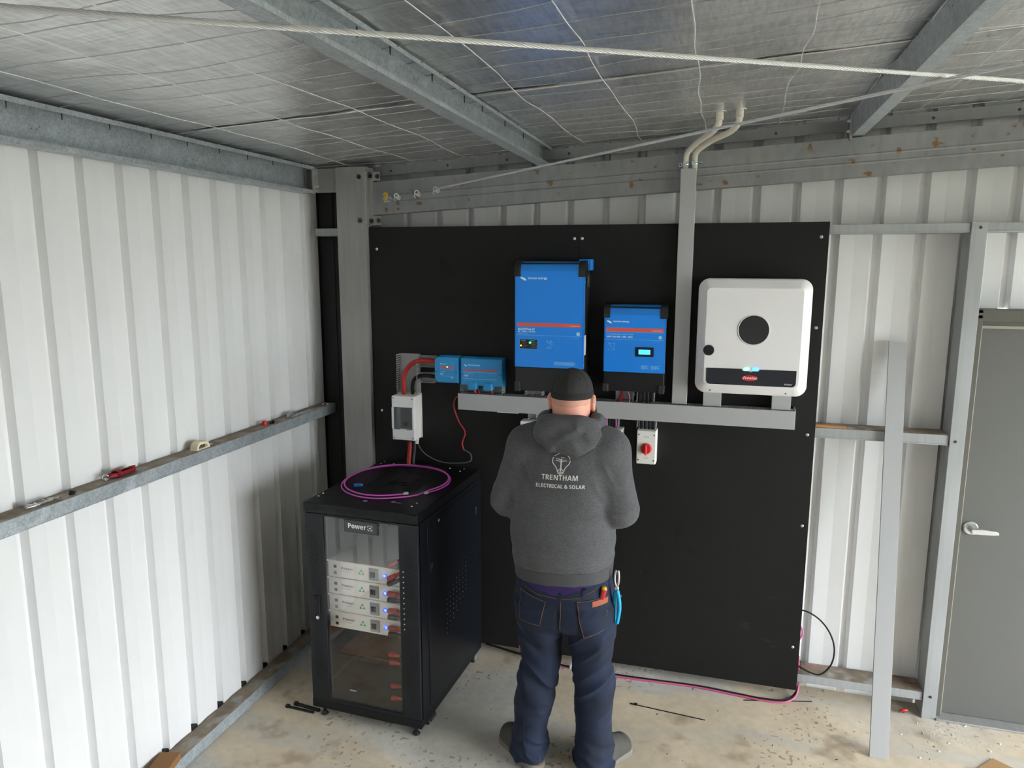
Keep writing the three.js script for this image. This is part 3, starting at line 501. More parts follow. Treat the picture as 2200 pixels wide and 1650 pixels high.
// light blue terminal boxes
function terminalBox(label, x0, x1, y0, y1, d, left, draw) {
  const o = thing('terminal_box', label, 'terminal box', [(x0 + x1) / 2, y0, 0.0005]), w = x1 - x0, h = y1 - y0, c = 0.02;
  const outline = left ? [[-w / 2 + c, 0], [w / 2, 0], [w / 2, h], [-w / 2 + c, h], [-w / 2, h - c], [-w / 2, c]] : [[-w / 2, 0], [w / 2, 0], [w / 2, h], [-w / 2, h]];
  obj('base', extr(outline.map(([x, y]) => [x * 1.0, y]), d * 0.5, 0.002), blueLight, o);
  obj('lid', extr(outline.map(([x, y]) => [x * 0.985, 0.003 + y * (h - 0.006) / h]), d * 0.5, 0.006, 3, 0.008).translate(0, 0, d * 0.5), blueLight, o);
  const sc = (left ? 0.60 : 0.80) * w, sh = h * 0.62, T = canvasTex(768, Math.round(768 * sh / sc), (g, W, H) => { g.fillStyle = '#2498de'; g.fillRect(0, 0, W, H); draw(g, W, H); });
  obj('print', plane(sc, sh, left ? 0.004 : -0.008, h * 0.5, d + 0.0066), printMat(T, 0.4), o);
  for (const x of left ? [-w / 2 + 0.012, w / 2 - 0.014] : [-w / 2 + 0.012, w / 2 - 0.012]) obj('screw', cyl(0.0035, 0.0035, 0.002, x, h * 0.42, d + 0.0062, 'z', 10), steelDark, o);
  return o;
}
const t1 = terminalBox('shorter light blue terminal box with the red cable entering from the left', -1.984, -1.842, 1.598, 1.748, 0.058, true, (g, W, H) => { waveMark(g, 60, H * 0.14, 40); txt(g, 'victron', 150, H * 0.17, 62, '#f0faff', 'bold'); roundRect(g, 10, H * 0.30, W - 20, H * 0.12, 16, '#c85a62'); g.fillStyle = '#9bd0f0'; g.fillRect(10, H * 0.45, W - 20, 8); txt(g, 'Smart BMS', 20, H * 0.62, 56, '#bfe2f8'); txt(g, '500', 20, H * 0.78, 96, '#eaf7ff', 'bold'); g.fillStyle = '#cfeaff'; g.fillRect(20, H * 0.86, W - 60, 7); txt(g, '500A', W - 190, H * 0.98, 66, '#d8f0ff', 'bold'); });
obj('status_light', cyl(0.0035, 0.003, 0.003, 0.006, 0.092, 0.0655, 'z', 10), glow(0xfff0a0, 0xffd040, 1.0), t1);
for (const y of [0.105, 0.03]) obj('copper_bar', bx(-0.092, -0.066, y, y + 0.022, 0.018, 0.03, 0.001), std(0xc9b7a2, 0.4, 0.8), t1);
const t2 = terminalBox('longer light blue terminal box with two cable humps below', -1.832, -1.588, 1.590, 1.746, 0.058, false, (g, W, H) => { waveMark(g, 50, H * 0.12, 26); txt(g, 'victron energy', 105, H * 0.14, 40, '#e0f2ff', 'bold'); roundRect(g, 10, H * 0.34, W - 20, H * 0.10, 12, '#c85a62'); g.fillStyle = '#9bd0f0'; g.fillRect(10, H * 0.50, W - 20, 6); txt(g, 'Lynx Distributor', 20, H * 0.63, 32, '#9fd2f2'); txt(g, '1000', 20, H * 0.76, 46, '#e0f2ff', 'bold'); g.fillStyle = '#bfe2f8'; g.fillRect(10, H * 0.88, W - 20, 5); });
for (const x of [-0.052, 0.036]) obj('cable_hump', bx(x - 0.028, x + 0.028, -0.022, 0.026, 0.012, 0.072, 0.012), blueLight, t2);

{ // breaker box with a clear window
  const o = thing('breaker_box', 'white breaker box with a clear window above the rack', 'breaker box', [-2.159, 1.268, 0.0005]), w = 0.136, h = 0.252;
  obj('enclosure', merge([bx(-w / 2, w / 2, 0, h, 0, 0.085, 0.004), bx(-w / 2 - 0.002, w / 2 + 0.004, -0.002, h + 0.006, 0, 0.012, 0.003)]), white, o);
  obj('front_top', bx(-w / 2, w / 2, h - 0.066, h, 0.083, 0.108, 0.005), whitePlastic, o);
  obj('front_bottom', bx(-w / 2, w / 2, 0, 0.066, 0.083, 0.106, 0.005), whitePlastic, o);
  obj('window_frame', bx(-w / 2, -w / 2 + 0.014, 0.064, h - 0.064, 0.083, 0.112, 0.003), whitePlastic, o); obj('window_frame', bx(w / 2 - 0.012, w / 2, 0.064, h - 0.064, 0.083, 0.112, 0.003), whitePlastic, o);
  const br = obj('breaker', merge([bx(-0.048, -0.022, 0.072, h - 0.072, 0.083, 0.092, 0.002)]), white, o);
  obj('breaker_body', bx(-0.022, 0.055, 0.068, h - 0.068, 0.083, 0.09, 0.002), std(0x8d8f90, 0.5), br);
  obj('lever', bx(0.0, 0.02, 0.082, 0.104, 0.09, 0.1, 0.002), black, br);
  obj('window', bx(-w / 2 + 0.013, w / 2 - 0.011, 0.062, h - 0.062, 0.109, 0.1115, 0.0008), new THREE.MeshPhysicalMaterial({ color: 0xc9cdd0, roughness: 0.06, transmission: 1, thickness: 0, ior: 1.45 }), o);
  obj('window_catch', merge([bx(-0.02, 0.02, 0.056, 0.066, 0.105, 0.113, 0.002), bx(-0.014, 0.01, 0.05, 0.058, 0.105, 0.111, 0.002)]), white, o);
  for (const [x, y] of [[-w / 2 + 0.011, h - 0.012], [w / 2 - 0.011, h - 0.014], [-w / 2 + 0.012, 0.014], [w / 2 - 0.011, 0.014]]) obj('screw', cyl(0.0035, 0.0035, 0.002, x, y, 0.1075, 'z', 10), steelDark, o);
  obj('cable_gland', merge([cyl(0.012, 0.014, 0.03, 0.052, -0.014, 0.045, 'y', 14), cyl(0.015, 0.015, 0.01, 0.052, -0.006, 0.045, 'y', 6)]), whitePlastic, o);
  obj('cable_gland', merge([cyl(0.010, 0.012, 0.02, 0.018, -0.012, 0.06, 'y', 14)]), steelDark, o);
}
function switchBox(label, x0, x1, y0, y1, knob) {
  const o = thing('switch_box', label, 'switch', [(x0 + x1) / 2, y0, 0.0005]), w = x1 - x0, h = y1 - y0;
  obj('case', merge([bx(-w / 2, w / 2, 0, h, 0, 0.06, 0.004), bx(-w / 2 + 0.001, w / 2 - 0.001, 0.001, h - 0.001, 0.058, 0.078, 0.005)]), white, o);
  const T = canvasTex(256, 448, (g) => { g.fillStyle = '#e9e8e4'; g.fillRect(0, 0, 256, 448); txt(g, 'ON', 24, 28, 14, '#999'); txt(g, 'SOLAR DC', 128, 66, 18, '#8a8a88', '', 'center'); txt(g, 'ISOLATOR', 128, 86, 18, '#8a8a88', '', 'center'); txt(g, '1500 V', 128, 352, 16, '#b5a09a', '', 'center'); lines(g, 90, 366, 80, 22, 3, '#c9b5b0'); txt(g, 'OFF', 190, 430, 13, '#999'); });
  obj('face_print', plane(w - 0.014, h - 0.014, 0, h / 2, 0.0784), printMat(T), o);
  for (const [a, b] of [[-1, 1], [1, 1], [-1, -1], [1, -1]]) obj('screw', cyl(0.0038, 0.0038, 0.002, a * (w / 2 - 0.011), h / 2 + b * (h / 2 - 0.022), 0.079, 'z', 10), steelDark, o);
  const kn = obj('knob', cyl(0.029, 0.026, 0.016, 0, h * 0.47, 0.086, 'z', 32, 0.003), std(0xc01a24, 0.35), o);
  obj('grip', box(0.012, 0.054, 0.018, 0, h * 0.47 - 0.002, 0.1, 0.005), std(0xe02f35, 0.35), kn);
  obj('latch', bx(w / 2 - 0.03, w / 2 - 0.018, -0.004, 0.003, 0.03, 0.06, 0.002), whitePlastic, o);
}
switchBox('white switch box with round red knob right of the man', -0.862, -0.762, 1.229, 1.407);
switchBox('white switch box mostly hidden behind the right shoulder', -1.036, -0.936, 1.226, 1.403);
switchBox('white switch box whose corner shows past the left shoulder', -1.487, -1.387, 1.239, 1.416);

// conduits from the riser up through the foil, with their saddle clamp
const conduitMat = std(0xd6cfc2, 0.45);
for (const [label, x, px, pz, bend] of [['left cream conduit bending up into the foil roof', -0.672, -0.518, 0.325, 0], ['right cream conduit bending up into the foil roof', -0.630, -0.435, 0.329, 0.012]]) {
  const top = roofY(px) + 0.002, P = [[x, 2.704, 0.03], [x, 2.735, 0.03], [x + 0.006, 2.775, 0.05 + bend], [x + (px - x) * 0.35, 2.812, 0.13 + bend], [px - 0.03, 2.838, 0.25 + bend], [px - 0.004, 2.86, 0.312], [px, 2.885, 0.325], [px, top, pz]];
  const c = thing('conduit', label, 'conduit', [0, 0, 0]); obj('pipe', tube(P, 0.0135, 60, 16), conduitMat, c);
  obj('coupling', cyl(0.0165, 0.0165, 0.036, px, top - 0.02, pz, 'y', 18, 0.002), conduitMat, c);
  obj('foil_collar', new THREE.TorusGeometry(0.024, 0.004, 6, 24).rotateX(Math.PI / 2).translate(px, top - 0.001, pz), std(0xe4e4e2, 0.35, 0.6), c);
}
{ const s = thing('saddle_clamp', 'zinc saddle clamp holding both cream conduits to the rafter', 'clamp', [-0.651, 2.731, 0.0005]);
  obj('strap', merge([bx(-0.056, -0.036, -0.009, 0.009, 0, 0.003, 0.001), bx(0.036, 0.056, -0.009, 0.009, 0, 0.003, 0.001), new THREE.TorusGeometry(0.0165, 0.0018, 6, 20, Math.PI).scale(1, 1, 5).rotateX(Math.PI / 2).translate(-0.021, 0, 0.031), new THREE.TorusGeometry(0.0165, 0.0018, 6, 20, Math.PI).scale(1, 1, 5).rotateX(Math.PI / 2).translate(0.021, 0, 0.031)]).rotateZ(SL), std(0xc9d8e2, 0.25, 0.9), s);
  for (const x of [-0.048, 0.048]) obj('screw', cyl(0.004, 0.004, 0.003, x, x * 0.054, 0.004, 'z', 8), steelDark, s); }

// cables on the panels
const cable = (label, pts, r, m, group) => tag(obj('cable', tube(pts, r, 0, 10), m), label, 'cable', group);
cable('thick red cable curving down into the breaker box', [[-1.995, 1.714, 0.034], [-2.05, 1.718, 0.045], [-2.11, 1.706, 0.05], [-2.155, 1.665, 0.05], [-2.176, 1.61, 0.05], [-2.178, 1.53, 0.045]], 0.0125, red);
cable('thick black cable under the red one in the slotted duct', [[-1.995, 1.628, 0.034], [-2.06, 1.632, 0.04], [-2.115, 1.61, 0.035], [-2.13, 1.57, 0.035], [-2.13, 1.53, 0.035]], 0.011, blackMatte);
cable('thick red cable between the breaker box and the rack top', [[-2.145, 1.27, 0.05], [-2.145, 1.20, 0.055], [-2.14, 1.14, 0.085], [-2.136, 1.05, 0.11]], 0.0135, red);
cable('thick dark cable beside the red one above the rack top', [[-2.115, 1.26, 0.05], [-2.117, 1.20, 0.055], [-2.113, 1.14, 0.08], [-2.105, 1.05, 0.105]], 0.0085, std(0x2b2c2e, 0.5));
cable('thin loose red wire dangling from the long grey duct', [[-1.85, 1.52, 0.012], [-1.873, 1.515, 0.015], [-1.889, 1.47, 0.018], [-1.862, 1.378, 0.014], [-1.826, 1.314, 0.012], [-1.842, 1.25, 0.014], [-1.832, 1.218, 0.02]], 0.0042, std(0xa8262a, 0.4));
cable('thin dark wire looping from the loose red wire to the breaker box', [[-1.83, 1.216, 0.02], [-1.79, 1.196, 0.026], [-1.785, 1.16, 0.03], [-1.87, 1.137, 0.03], [-1.985, 1.142, 0.03], [-2.07, 1.19, 0.04], [-2.107, 1.25, 0.045]], 0.0035, std(0x505254, 0.4));
for (const [label, x] of [['left short red cable below the cable humps', -1.77], ['right short red cable below the cable humps', -1.672]]) cable(label, [[x, 1.60, 0.036], [x + 0.004, 1.57, 0.034], [x + 0.018, 1.54, 0.03], [x + 0.03, 1.51, 0.03]], 0.0095, red);
cable('thin red cable beside the left short red cable', [[-1.742, 1.60, 0.03], [-1.738, 1.565, 0.03], [-1.73, 1.52, 0.03]], 0.007, redDark);
cable('red battery cable dropping from the charge controller into the duct', [[-0.945, 1.63, 0.04], [-0.948, 1.59, 0.042], [-0.962, 1.545, 0.036], [-0.968, 1.51, 0.03]], 0.011, redDark);
cable('pink wire curving beside the dark red battery cable', [[-0.935, 1.625, 0.05], [-0.912, 1.59, 0.055], [-0.906, 1.56, 0.05], [-0.915, 1.53, 0.045]], 0.0028, pinkPale);
cable('pink wire slanting under the tall blue inverter', [[-1.37 - 0.02, 1.61, 0.05], [-1.41, 1.58, 0.05], [-1.425, 1.55, 0.05], [-1.43, 1.52, 0.04]], 0.0028, pink);
for (const [i, x] of [-0.858, -0.84, -0.822, -0.804].entries()) cable(`${['leftmost', 'second', 'third', 'rightmost'][i]} of four black cables dropping from the charge controller`, [[x, 1.63, 0.03], [x, 1.58, 0.032], [x + 0.002, 1.53, 0.03]], 0.0058, blackMatte, 'black cables under the charge controller');
for (const [i, x] of [-0.845, -0.825, -0.805, -0.787].entries()) cable(`${['leftmost', 'second', 'third', 'rightmost'][i]} of four black cables entering the red knob switch box`, [[x, 1.48, 0.03], [x, 1.44, 0.036], [x + 0.001, 1.40, 0.036]], 0.0062, blackMatte, 'black cables above the red knob switch');
for (const [i, x] of [-1.03, -1.015, -1.0, -0.985].entries()) cable(`${['leftmost', 'second', 'third', 'rightmost'][i]} of four black cables above the switch box behind the man`, [[x, 1.48, 0.03], [x, 1.44, 0.036], [x + 0.001, 1.395, 0.036]], 0.006, blackMatte, 'black cables above the hidden switch');
for (const x of [-1.024, -0.977]) cable(`${x < -1 ? 'left' : 'right'} short pink wire above the switch box behind the man`, [[x, 1.47, 0.05], [x + 0.003, 1.445, 0.058], [x + 0.004, 1.41, 0.05]], 0.0034, pink, 'pink wires above the hidden switch');

// ---------------------------------------------------------------- rack cabinet with batteries
const RK = { x: -2.032, z: 0.455, turn: -0.04 };
const rackPoint = (x, y, z) => V(x, y, z).applyAxisAngle(V(0, 1, 0), RK.turn).add(V(RK.x, 0, RK.z));
{
  const r = thing('rack_cabinet', 'black rack cabinet with a glass door holding four white batteries', 'cabinet', [RK.x, 0, RK.z], RK.turn);
  const w = 0.3, zf = 0.4, T = 1.13, pb = (c, r) => new THREE.MeshPhysicalMaterial({ color: c, roughness: r, specularIntensity: 0.55 }), paint = pb(0x0e1013, 0.42), paintSide = pb(0x0f1218, 0.36);
  const topP = obj('top_panel', merge([bx(-w, w, T - 0.05, T, -zf, zf + 0.006, 0.006)]), paint, r);
  { const g = []; for (let k = 0; k < 40; k++) g.push(bx(-0.24 + k * 0.0118, -0.24 + k * 0.0118 + 0.006, T - 0.032, T - 0.014, zf + 0.0055, zf + 0.0075)); obj('lip_slots', merge(g), blackMatte, topP); }
  { const g = []; for (let k = 0; k < 30; k++) if (k < 9 || k > 20) g.push(bx(-0.145 + k * 0.0097, -0.145 + k * 0.0097 + 0.0045, T - 0.001, T + 0.0012, -0.30, 0.10)); for (const [x, z] of [[-0.03, -0.2], [0.03, -0.2], [-0.03, 0.0], [0.03, 0.0]].slice(0, 4)) for (const R of [0.012, 0.022, 0.031]) g.push(new THREE.TorusGeometry(R, 0.0018, 5, 22).rotateX(Math.PI / 2).translate(x, T + 0.0005, z)); obj('vent_slots', merge(g), blackMatte, topP); }
  for (const [x, z] of [[-0.275, 0.31], [-0.278, 0.265], [0.225, 0.305], [0.227, 0.255], [-0.27, -0.31], [-0.272, -0.355], [0.215, -0.31], [0.218, -0.36], [-0.2, -0.33], [0.14, -0.345]]) obj('screw_head', cyl(0.005, 0.004, 0.003, x, T + 0.001, z, 'y', 10), zinc, topP);
  obj('frame', merge([bx(-w, -w + 0.03, 0.105, T - 0.05, -zf, -zf + 0.03), bx(w - 0.03, w, 0.105, T - 0.05, -zf, -zf + 0.03), bx(-w, -w + 0.012, 0.105, T - 0.05, zf - 0.04, zf - 0.02), bx(w - 0.012, w, 0.105, T - 0.05, zf - 0.04, zf - 0.02), bx(-w, w, 0.06, 0.105, -zf, zf, 0.003), bx(-w + 0.01, w - 0.01, 0.1, T - 0.05, -zf, -zf + 0.004)]), paint, r);
  { const g = []; for (let k = 0; k < 44; k++) g.push(bx(-0.22 + k * 0.01, -0.22 + k * 0.01 + 0.005, 0.072, 0.094, zf - 0.001, zf + 0.001)); obj('bottom_slots', merge(g), blackMatte, r); }
  for (const s of [-1, 1]) {
    const sp = obj('side_panel', merge([bx(s * w - 0.003, s * w + 0.001, 0.105, T - 0.05, -zf, zf - 0.02), bx(s * w - 0.002, s * w + 0.004, 0.125, T - 0.075, -zf + 0.075, zf - 0.095, 0.002)]), paintSide, r);
    if (s > 0) { // seen side: latches, screw and the slanted field of vent holes
      for (const [y, z] of [[0.83, 0.27], [0.915, -0.31]]) obj('latch', bx(w + 0.003, w + 0.007, y - 0.02, y + 0.02, z - 0.012, z + 0.012, 0.002), blackMatte, sp);
      obj('lock', cyl(0.008, 0.008, 0.006, w + 0.004, 1.03, 0.18, 'x', 12, 0.001), zinc, sp);
      const dots = []; for (let c = 0; c < 7; c++) for (let k = 0; k < 8; k++) dots.push(cyl(0.0032, 0.0032, 0.0012, w + 0.0045, 0.40 + c * 0.021 + k * 0.026, 0.09 - c * 0.042 + (k % 2) * 0.004, 'x', 6)); obj('vent_holes', merge(dots), std(0x55585e, 0.5), sp);
    }
  }
  const doorPaint = pb(0x1d2025, 0.45), door = obj('front_door', merge([bx(-0.298, -0.2, 0.105, T - 0.053, zf - 0.018, zf, 0.003), bx(0.2, 0.298, 0.105, T - 0.053, zf - 0.018, zf, 0.003), bx(-0.21, 0.21, 0.105, 0.118, zf - 0.018, zf - 0.001, 0.002), bx(-0.21, 0.21, T - 0.064, T - 0.053, zf - 0.018, zf - 0.001, 0.002)]), doorPaint, r);
  for (const [s, ya, yb] of [[-1, 0.68, 0.98], [-1, 0.23, 0.55], [1, 0.62, 0.98], [1, 0.20, 0.58]]) { const g = []; for (let y = ya; y < yb; y += 0.0225) g.push(box(0.056, 0.0085, 0.002, 0, 0, 0).rotateZ(-0.62).translate(s * 0.25, y, zf + 0.0002)); obj('slanted_slots', merge(g), blackMatte, door); }
  { const g = []; for (let k = 0; k < 12; k++) g.push(cyl(0.0035, 0.0035, 0.002, 0.222, 0.56 + k * 0.026, zf + 0.0005, 'z', 8)); obj('rail_screws', merge(g), zinc, door); }
  const dh = obj('door_handle', merge([bx(-0.262, -0.232, 0.56, 0.66, zf - 0.002, zf + 0.01, 0.004), bx(-0.255, -0.239, 0.575, 0.65, zf + 0.006, zf + 0.016, 0.004)]), blackMatte, door);
  obj('key_lock', cyl(0.009, 0.009, 0.006, -0.247, 0.545, zf + 0.003, 'z', 14, 0.001), zinc, dh);
  obj('glass', bx(-0.2, 0.2, 0.118, T - 0.064, zf - 0.012, zf - 0.008), new THREE.MeshPhysicalMaterial({ color: 0xffffff, roughness: 0.02, transmission: 1, thickness: 0, ior: 1.62 }), door);
  const T1 = canvasTex(512, 160, (g, W, H) => { g.fillStyle = '#3a3d40'; g.fillRect(0, 0, W, H); g.strokeStyle = '#1d1f21'; g.lineWidth = 10; g.strokeRect(0, 0, W, H); txt(g, 'Power', 50, 108, 98, '#f2f2f0', 'bold'); plusMark(g, 405, 78, 34, '#f2f2f0'); });
  obj('name_plate', bx(-0.083, 0.094, 1.005, 1.066, zf - 0.008, zf + 0.0005, 0.001), std(0x2e3134, 0.4), door);
  obj('plate_print', plane(0.171, 0.053, 0.0055, 1.0355, zf + 0.0012), printMat(T1, 0.4), door);
  obj('glass_label', plane(0.036, 0.008, -0.07, 0.185, zf - 0.0075), std(0x8a8c8e, 0.5), door);
  for (const s of [-1, 1]) { const g = [bx(s * 0.243 - 0.012, s * 0.243 + 0.012, 0.11, T - 0.06, 0.318, 0.324)]; obj('mounting_rail', merge(g), steelDark, r); }
  for (const [x, z] of [[-0.258, 0.36], [0.252, 0.36], [-0.258, -0.34], [0.252, -0.34]]) obj('levelling_foot', merge([cyl(0.008, 0.008, 0.05, x, 0.042, z, 'y', 10), cyl(0.019, 0.012, 0.02, x, 0.011, z, 'y', 18, 0.004)]), black, r);
  for (const [x, z] of [[-0.2, 0.31], [0.27, 0.27], [-0.23, -0.3], [0.275, -0.33]]) {
    const c = obj('caster', merge([bx(x - 0.02, x + 0.02, 0.053, 0.061, z - 0.025, z + 0.025, 0.002), bx(x - 0.017, x - 0.014, 0.02, 0.056, z - 0.014, z + 0.014), bx(x + 0.014, x + 0.017, 0.02, 0.056, z - 0.014, z + 0.014)]), zinc, r);
    obj('wheel', merge([cyl(0.024, 0.024, 0.02, x, 0.0245, z, 'x', 22, 0.003)]), rubber, c); obj('hub', cyl(0.009, 0.009, 0.036, x, 0.0245, z, 'x', 14), zinc, c);
    if (x > 0.2 && z > 0) obj('brake_pedal', bx(x + 0.012, x + 0.035, 0.036, 0.058, z - 0.03, z + 0.03, 0.004), std(0x33363c, 0.5), c);
  }
  obj('shelf', merge([bx(-0.235, 0.235, 0.27, 0.29, -0.37, 0.268, 0.002)]), paint, r);
  const cb = thing('cardboard_sheet', 'brown cardboard sheet lying on the rack shelf below the batteries', 'cardboard', rackPoint(0, 0.2905, 0.0).toArray(), RK.turn);
  obj('left_half', uvm(bx(-0.225, -0.03, 0, 0.004, -0.35, 0.26)), std(0x6b4024, 0.85), cb); obj('right_half', uvm(bx(-0.028, 0.225, 0, 0.004, -0.35, 0.26)), std(0x5a3520, 0.85), cb);
}
function plusMark(g, x, y, s, color) { g.strokeStyle = color; g.lineWidth = s * 0.26; for (const [a, b] of [[-1, -1], [1, -1], [-1, 1], [1, 1]]) { g.beginPath(); g.moveTo(x + a * s, y + b * s * 0.25); g.lineTo(x + a * s, y + b * s * 0.7); g.quadraticCurveTo(x + a * s, y + b * s, x + a * s * 0.7, y + b * s); g.lineTo(x + a * s * 0.25, y + b * s); g.stroke(); } g.fillStyle = color; g.fillRect(x - s * 0.5, y - s * 0.14, s, s * 0.28); g.fillRect(x - s * 0.14, y - s * 0.5, s * 0.28, s); }
{
  const batWhite = std(0xf2eee6, 0.42), T = canvasTex(1024, 190, (g, W, H) => { g.fillStyle = '#f6f3ec'; g.fillRect(0, 0, W, H); txt(g, 'Power', 150, 88, 44, '#4a4c50', 'bold'); plusMark(g, 292, 74, 13, '#4a4c50'); txt(g, 'LiFe Premium', 152, 118, 20, '#9a9a98'); g.fillStyle = '#2fae55'; for (const [dx, dy] of [[0, -20], [-22, 18], [22, 18]]) { g.beginPath(); g.moveTo(412 + dx, 90 + dy - 22); g.lineTo(412 + dx - 18, 90 + dy + 12); g.lineTo(412 + dx + 18, 90 + dy + 12); g.fill(); } txt(g, 'ON', 590, 172, 18, '#777'); });
  const places = ['top battery', 'second battery from the top', 'third battery from the top', 'bottom battery'];
  for (let k = 0; k < 4; k++) {
    const p = rackPoint(0.0, 0.731 - 0.0885 * k, 0.325), b = thing('battery_module', `white battery in the rack, ${['topmost', 'second from the top', 'third from the top', 'lowest'][k]} of the four`, 'battery', p.toArray(), RK.turn, 'white rack batteries');
    obj('case', bx(-0.218, 0.218, 0, 0.085, -0.5, -0.004, 0.002), batWhite, b); obj('front_panel', bx(-0.228, 0.228, 0.001, 0.083, -0.006, 0, 0.0015), batWhite, b); obj('top_lip', bx(-0.233, 0.228, 0.078, 0.087, -0.012, 0.004, 0.0025), batWhite, b);
    obj('front_print', plane(0.44, 0.076, 0, 0.041, 0.0006), printMat(T, 0.45), b);
    for (const y of [0.055, 0.022]) obj('data_port', bx(-0.196, -0.18, y - 0.0075, y + 0.0075, -0.001, 0.002, 0.001), std(0x33343c, 0.5), b);
    const br = obj('breaker', bx(0.0, 0.05, 0.012, 0.073, -0.001, 0.006, 0.002), std(0x9b9b98, 0.5), b); for (const x of [0.014, 0.028]) obj('breaker_lever', bx(x - 0.005, x + 0.005, 0.03, 0.056, 0.004, 0.014, 0.002), steelDark, br);
    const sw = obj('ring_button', new THREE.TorusGeometry(0.0095, 0.0022, 8, 24).translate(0.083, 0.044, 0.0015), glow(0x3060ff, 0x2050ff, 0.4), b); obj('button_cap', cyl(0.006, 0.006, 0.003, 0.083, 0.044, 0.001, 'z', 14), glow(0xdfe8ff, 0x80a0ff, 0.35), sw);
    const plug = (y, m, up) => merge([cyl(0.013, 0.0115, 0.05, 0, 0, 0, 'x', 14, 0.003), cyl(0.0085, 0.0075, 0.05, 0.045, 0, 0, 'x', 12)]).rotateZ(up).translate(0.132, y, 0.018);
    obj('red_plug', plug(0.055, 0, k ? 0.02 : 0.55).translate(0, k ? 0 : -0.004, 0), std(0xb8231f, 0.5), b); obj('black_plug', plug(0.024, 0, k ? 0.02 : 0.45), black, b);
  }
  const spots = [[0.125, 0.84, 'red plug with black cable resting on the top battery', 0.6], [0.115, 0.375, 'red plug hanging below the batteries, the topmost loose one', 0.02], [0.118, 0.335, 'red plug hanging close under the topmost loose one', 0.02], [0.12, 0.21, 'red plug near the rack floor, upper one of the lowest pair', 0.1], [0.122, 0.145, 'red plug lowest of all beside the rack floor', 0.1]];
  for (const [x, y, label, a] of spots) { const c = thing('battery_plug', label, 'plug', rackPoint(x, y, 0.33).toArray(), RK.turn, 'loose red battery plugs'); obj('body', merge([cyl(0.013, 0.011, 0.03, 0, 0, 0, 'x', 14, 0.003), cyl(0.0105, 0.007, 0.03, 0.028, 0, 0, 'x', 12)]).rotateZ(a), red, c); obj('lead', tube([[0.04, 0.04 * a, 0], [0.07, 0.07 * a + 0.005, -0.01], [0.085, 0.06 * a - 0.03, -0.03]], 0.007, 10, 8), blackMatte, c); }
}
// things on the rack top
{
  const Y = 1.1325, P = []; const N = 44;
  for (let i = 0; i <= N; i++) { const a = -0.5 + (i / N) * 2 * Math.PI * 1.93, k = i / N, R = 1 + 0.035 * Math.sin(3 * a + 1) + (k > 0.5 ? -0.05 * (k - 0.5) * 2 : 0.02); P.push(V(-2.058 + Math.cos(a) * 0.268 * R, Y + 0.004 + (k > 0.5 ? 0.0085 : 0) + 0.005 * Math.max(0, Math.sin(2 * a)), 0.437 - Math.sin(a) * 0.282 * R)); }
  const c = thing('network_cable', 'bright pink cable coiled in two loops on the rack top', 'cable', [0, 0, 0]);
  obj('sheath', tube(P, 0.0038, 260, 8), std(0xd65cc0, 0.35), c);
  for (const [e, q] of [[P[0], P[1]], [P[N], P[N - 1]]]) { const g = box(0.014, 0.01, 0.024, 0, 0, 0.008, 0.002); g.lookAt ? null : null; const m = new THREE.Matrix4().lookAt(e, q, V(0, 1, 0)); obj('plug', g.applyMatrix4(m).translate(e.x, e.y + 0.002, e.z), std(0xd4cdd4, 0.3), c); }
  const b = thing('cable_connector', 'small bright blue connector inside the pink cable loops', 'connector', [-2.205, Y, 0.573], 0.5); obj('body', bx(-0.018, 0.016, 0, 0.016, -0.009, 0.009, 0.004), std(0x1668c0, 0.4), b); obj('tip', cyl(0.006, 0.006, 0.016, 0.02, 0.009, 0, 'x', 10), std(0x2a86dc, 0.4), b);
  const k = thing('key', 'small brass grey key lying near the front of the rack top', 'key', [-1.915, Y, 0.745], -0.15); obj('bow', new THREE.TorusGeometry(0.009, 0.004, 6, 18).rotateX(Math.PI / 2).scale(1, 0.5, 1).translate(-0.012, 0.0022, 0), std(0x8d8678, 0.4, 0.8), k); obj('blade', merge([bx(-0.003, 0.034, 0.0004, 0.0026, -0.0035, 0.0035), bx(0.018, 0.022, 0.0004, 0.0026, 0.002, 0.006), bx(0.026, 0.029, 0.0004, 0.0026, 0.002, 0.0055)]), std(0x8d8678, 0.4, 0.8), k);
  const w = thing('washer', 'flat grey washer left of the key on the rack top', 'washer', [-2.062, Y, 0.765]); obj('ring', new THREE.TorusGeometry(0.008, 0.0035, 6, 24).rotateX(Math.PI / 2).scale(1, 0.4, 1).translate(0, 0.0014, 0), std(0x9a9c9e, 0.35, 0.8), w);
}

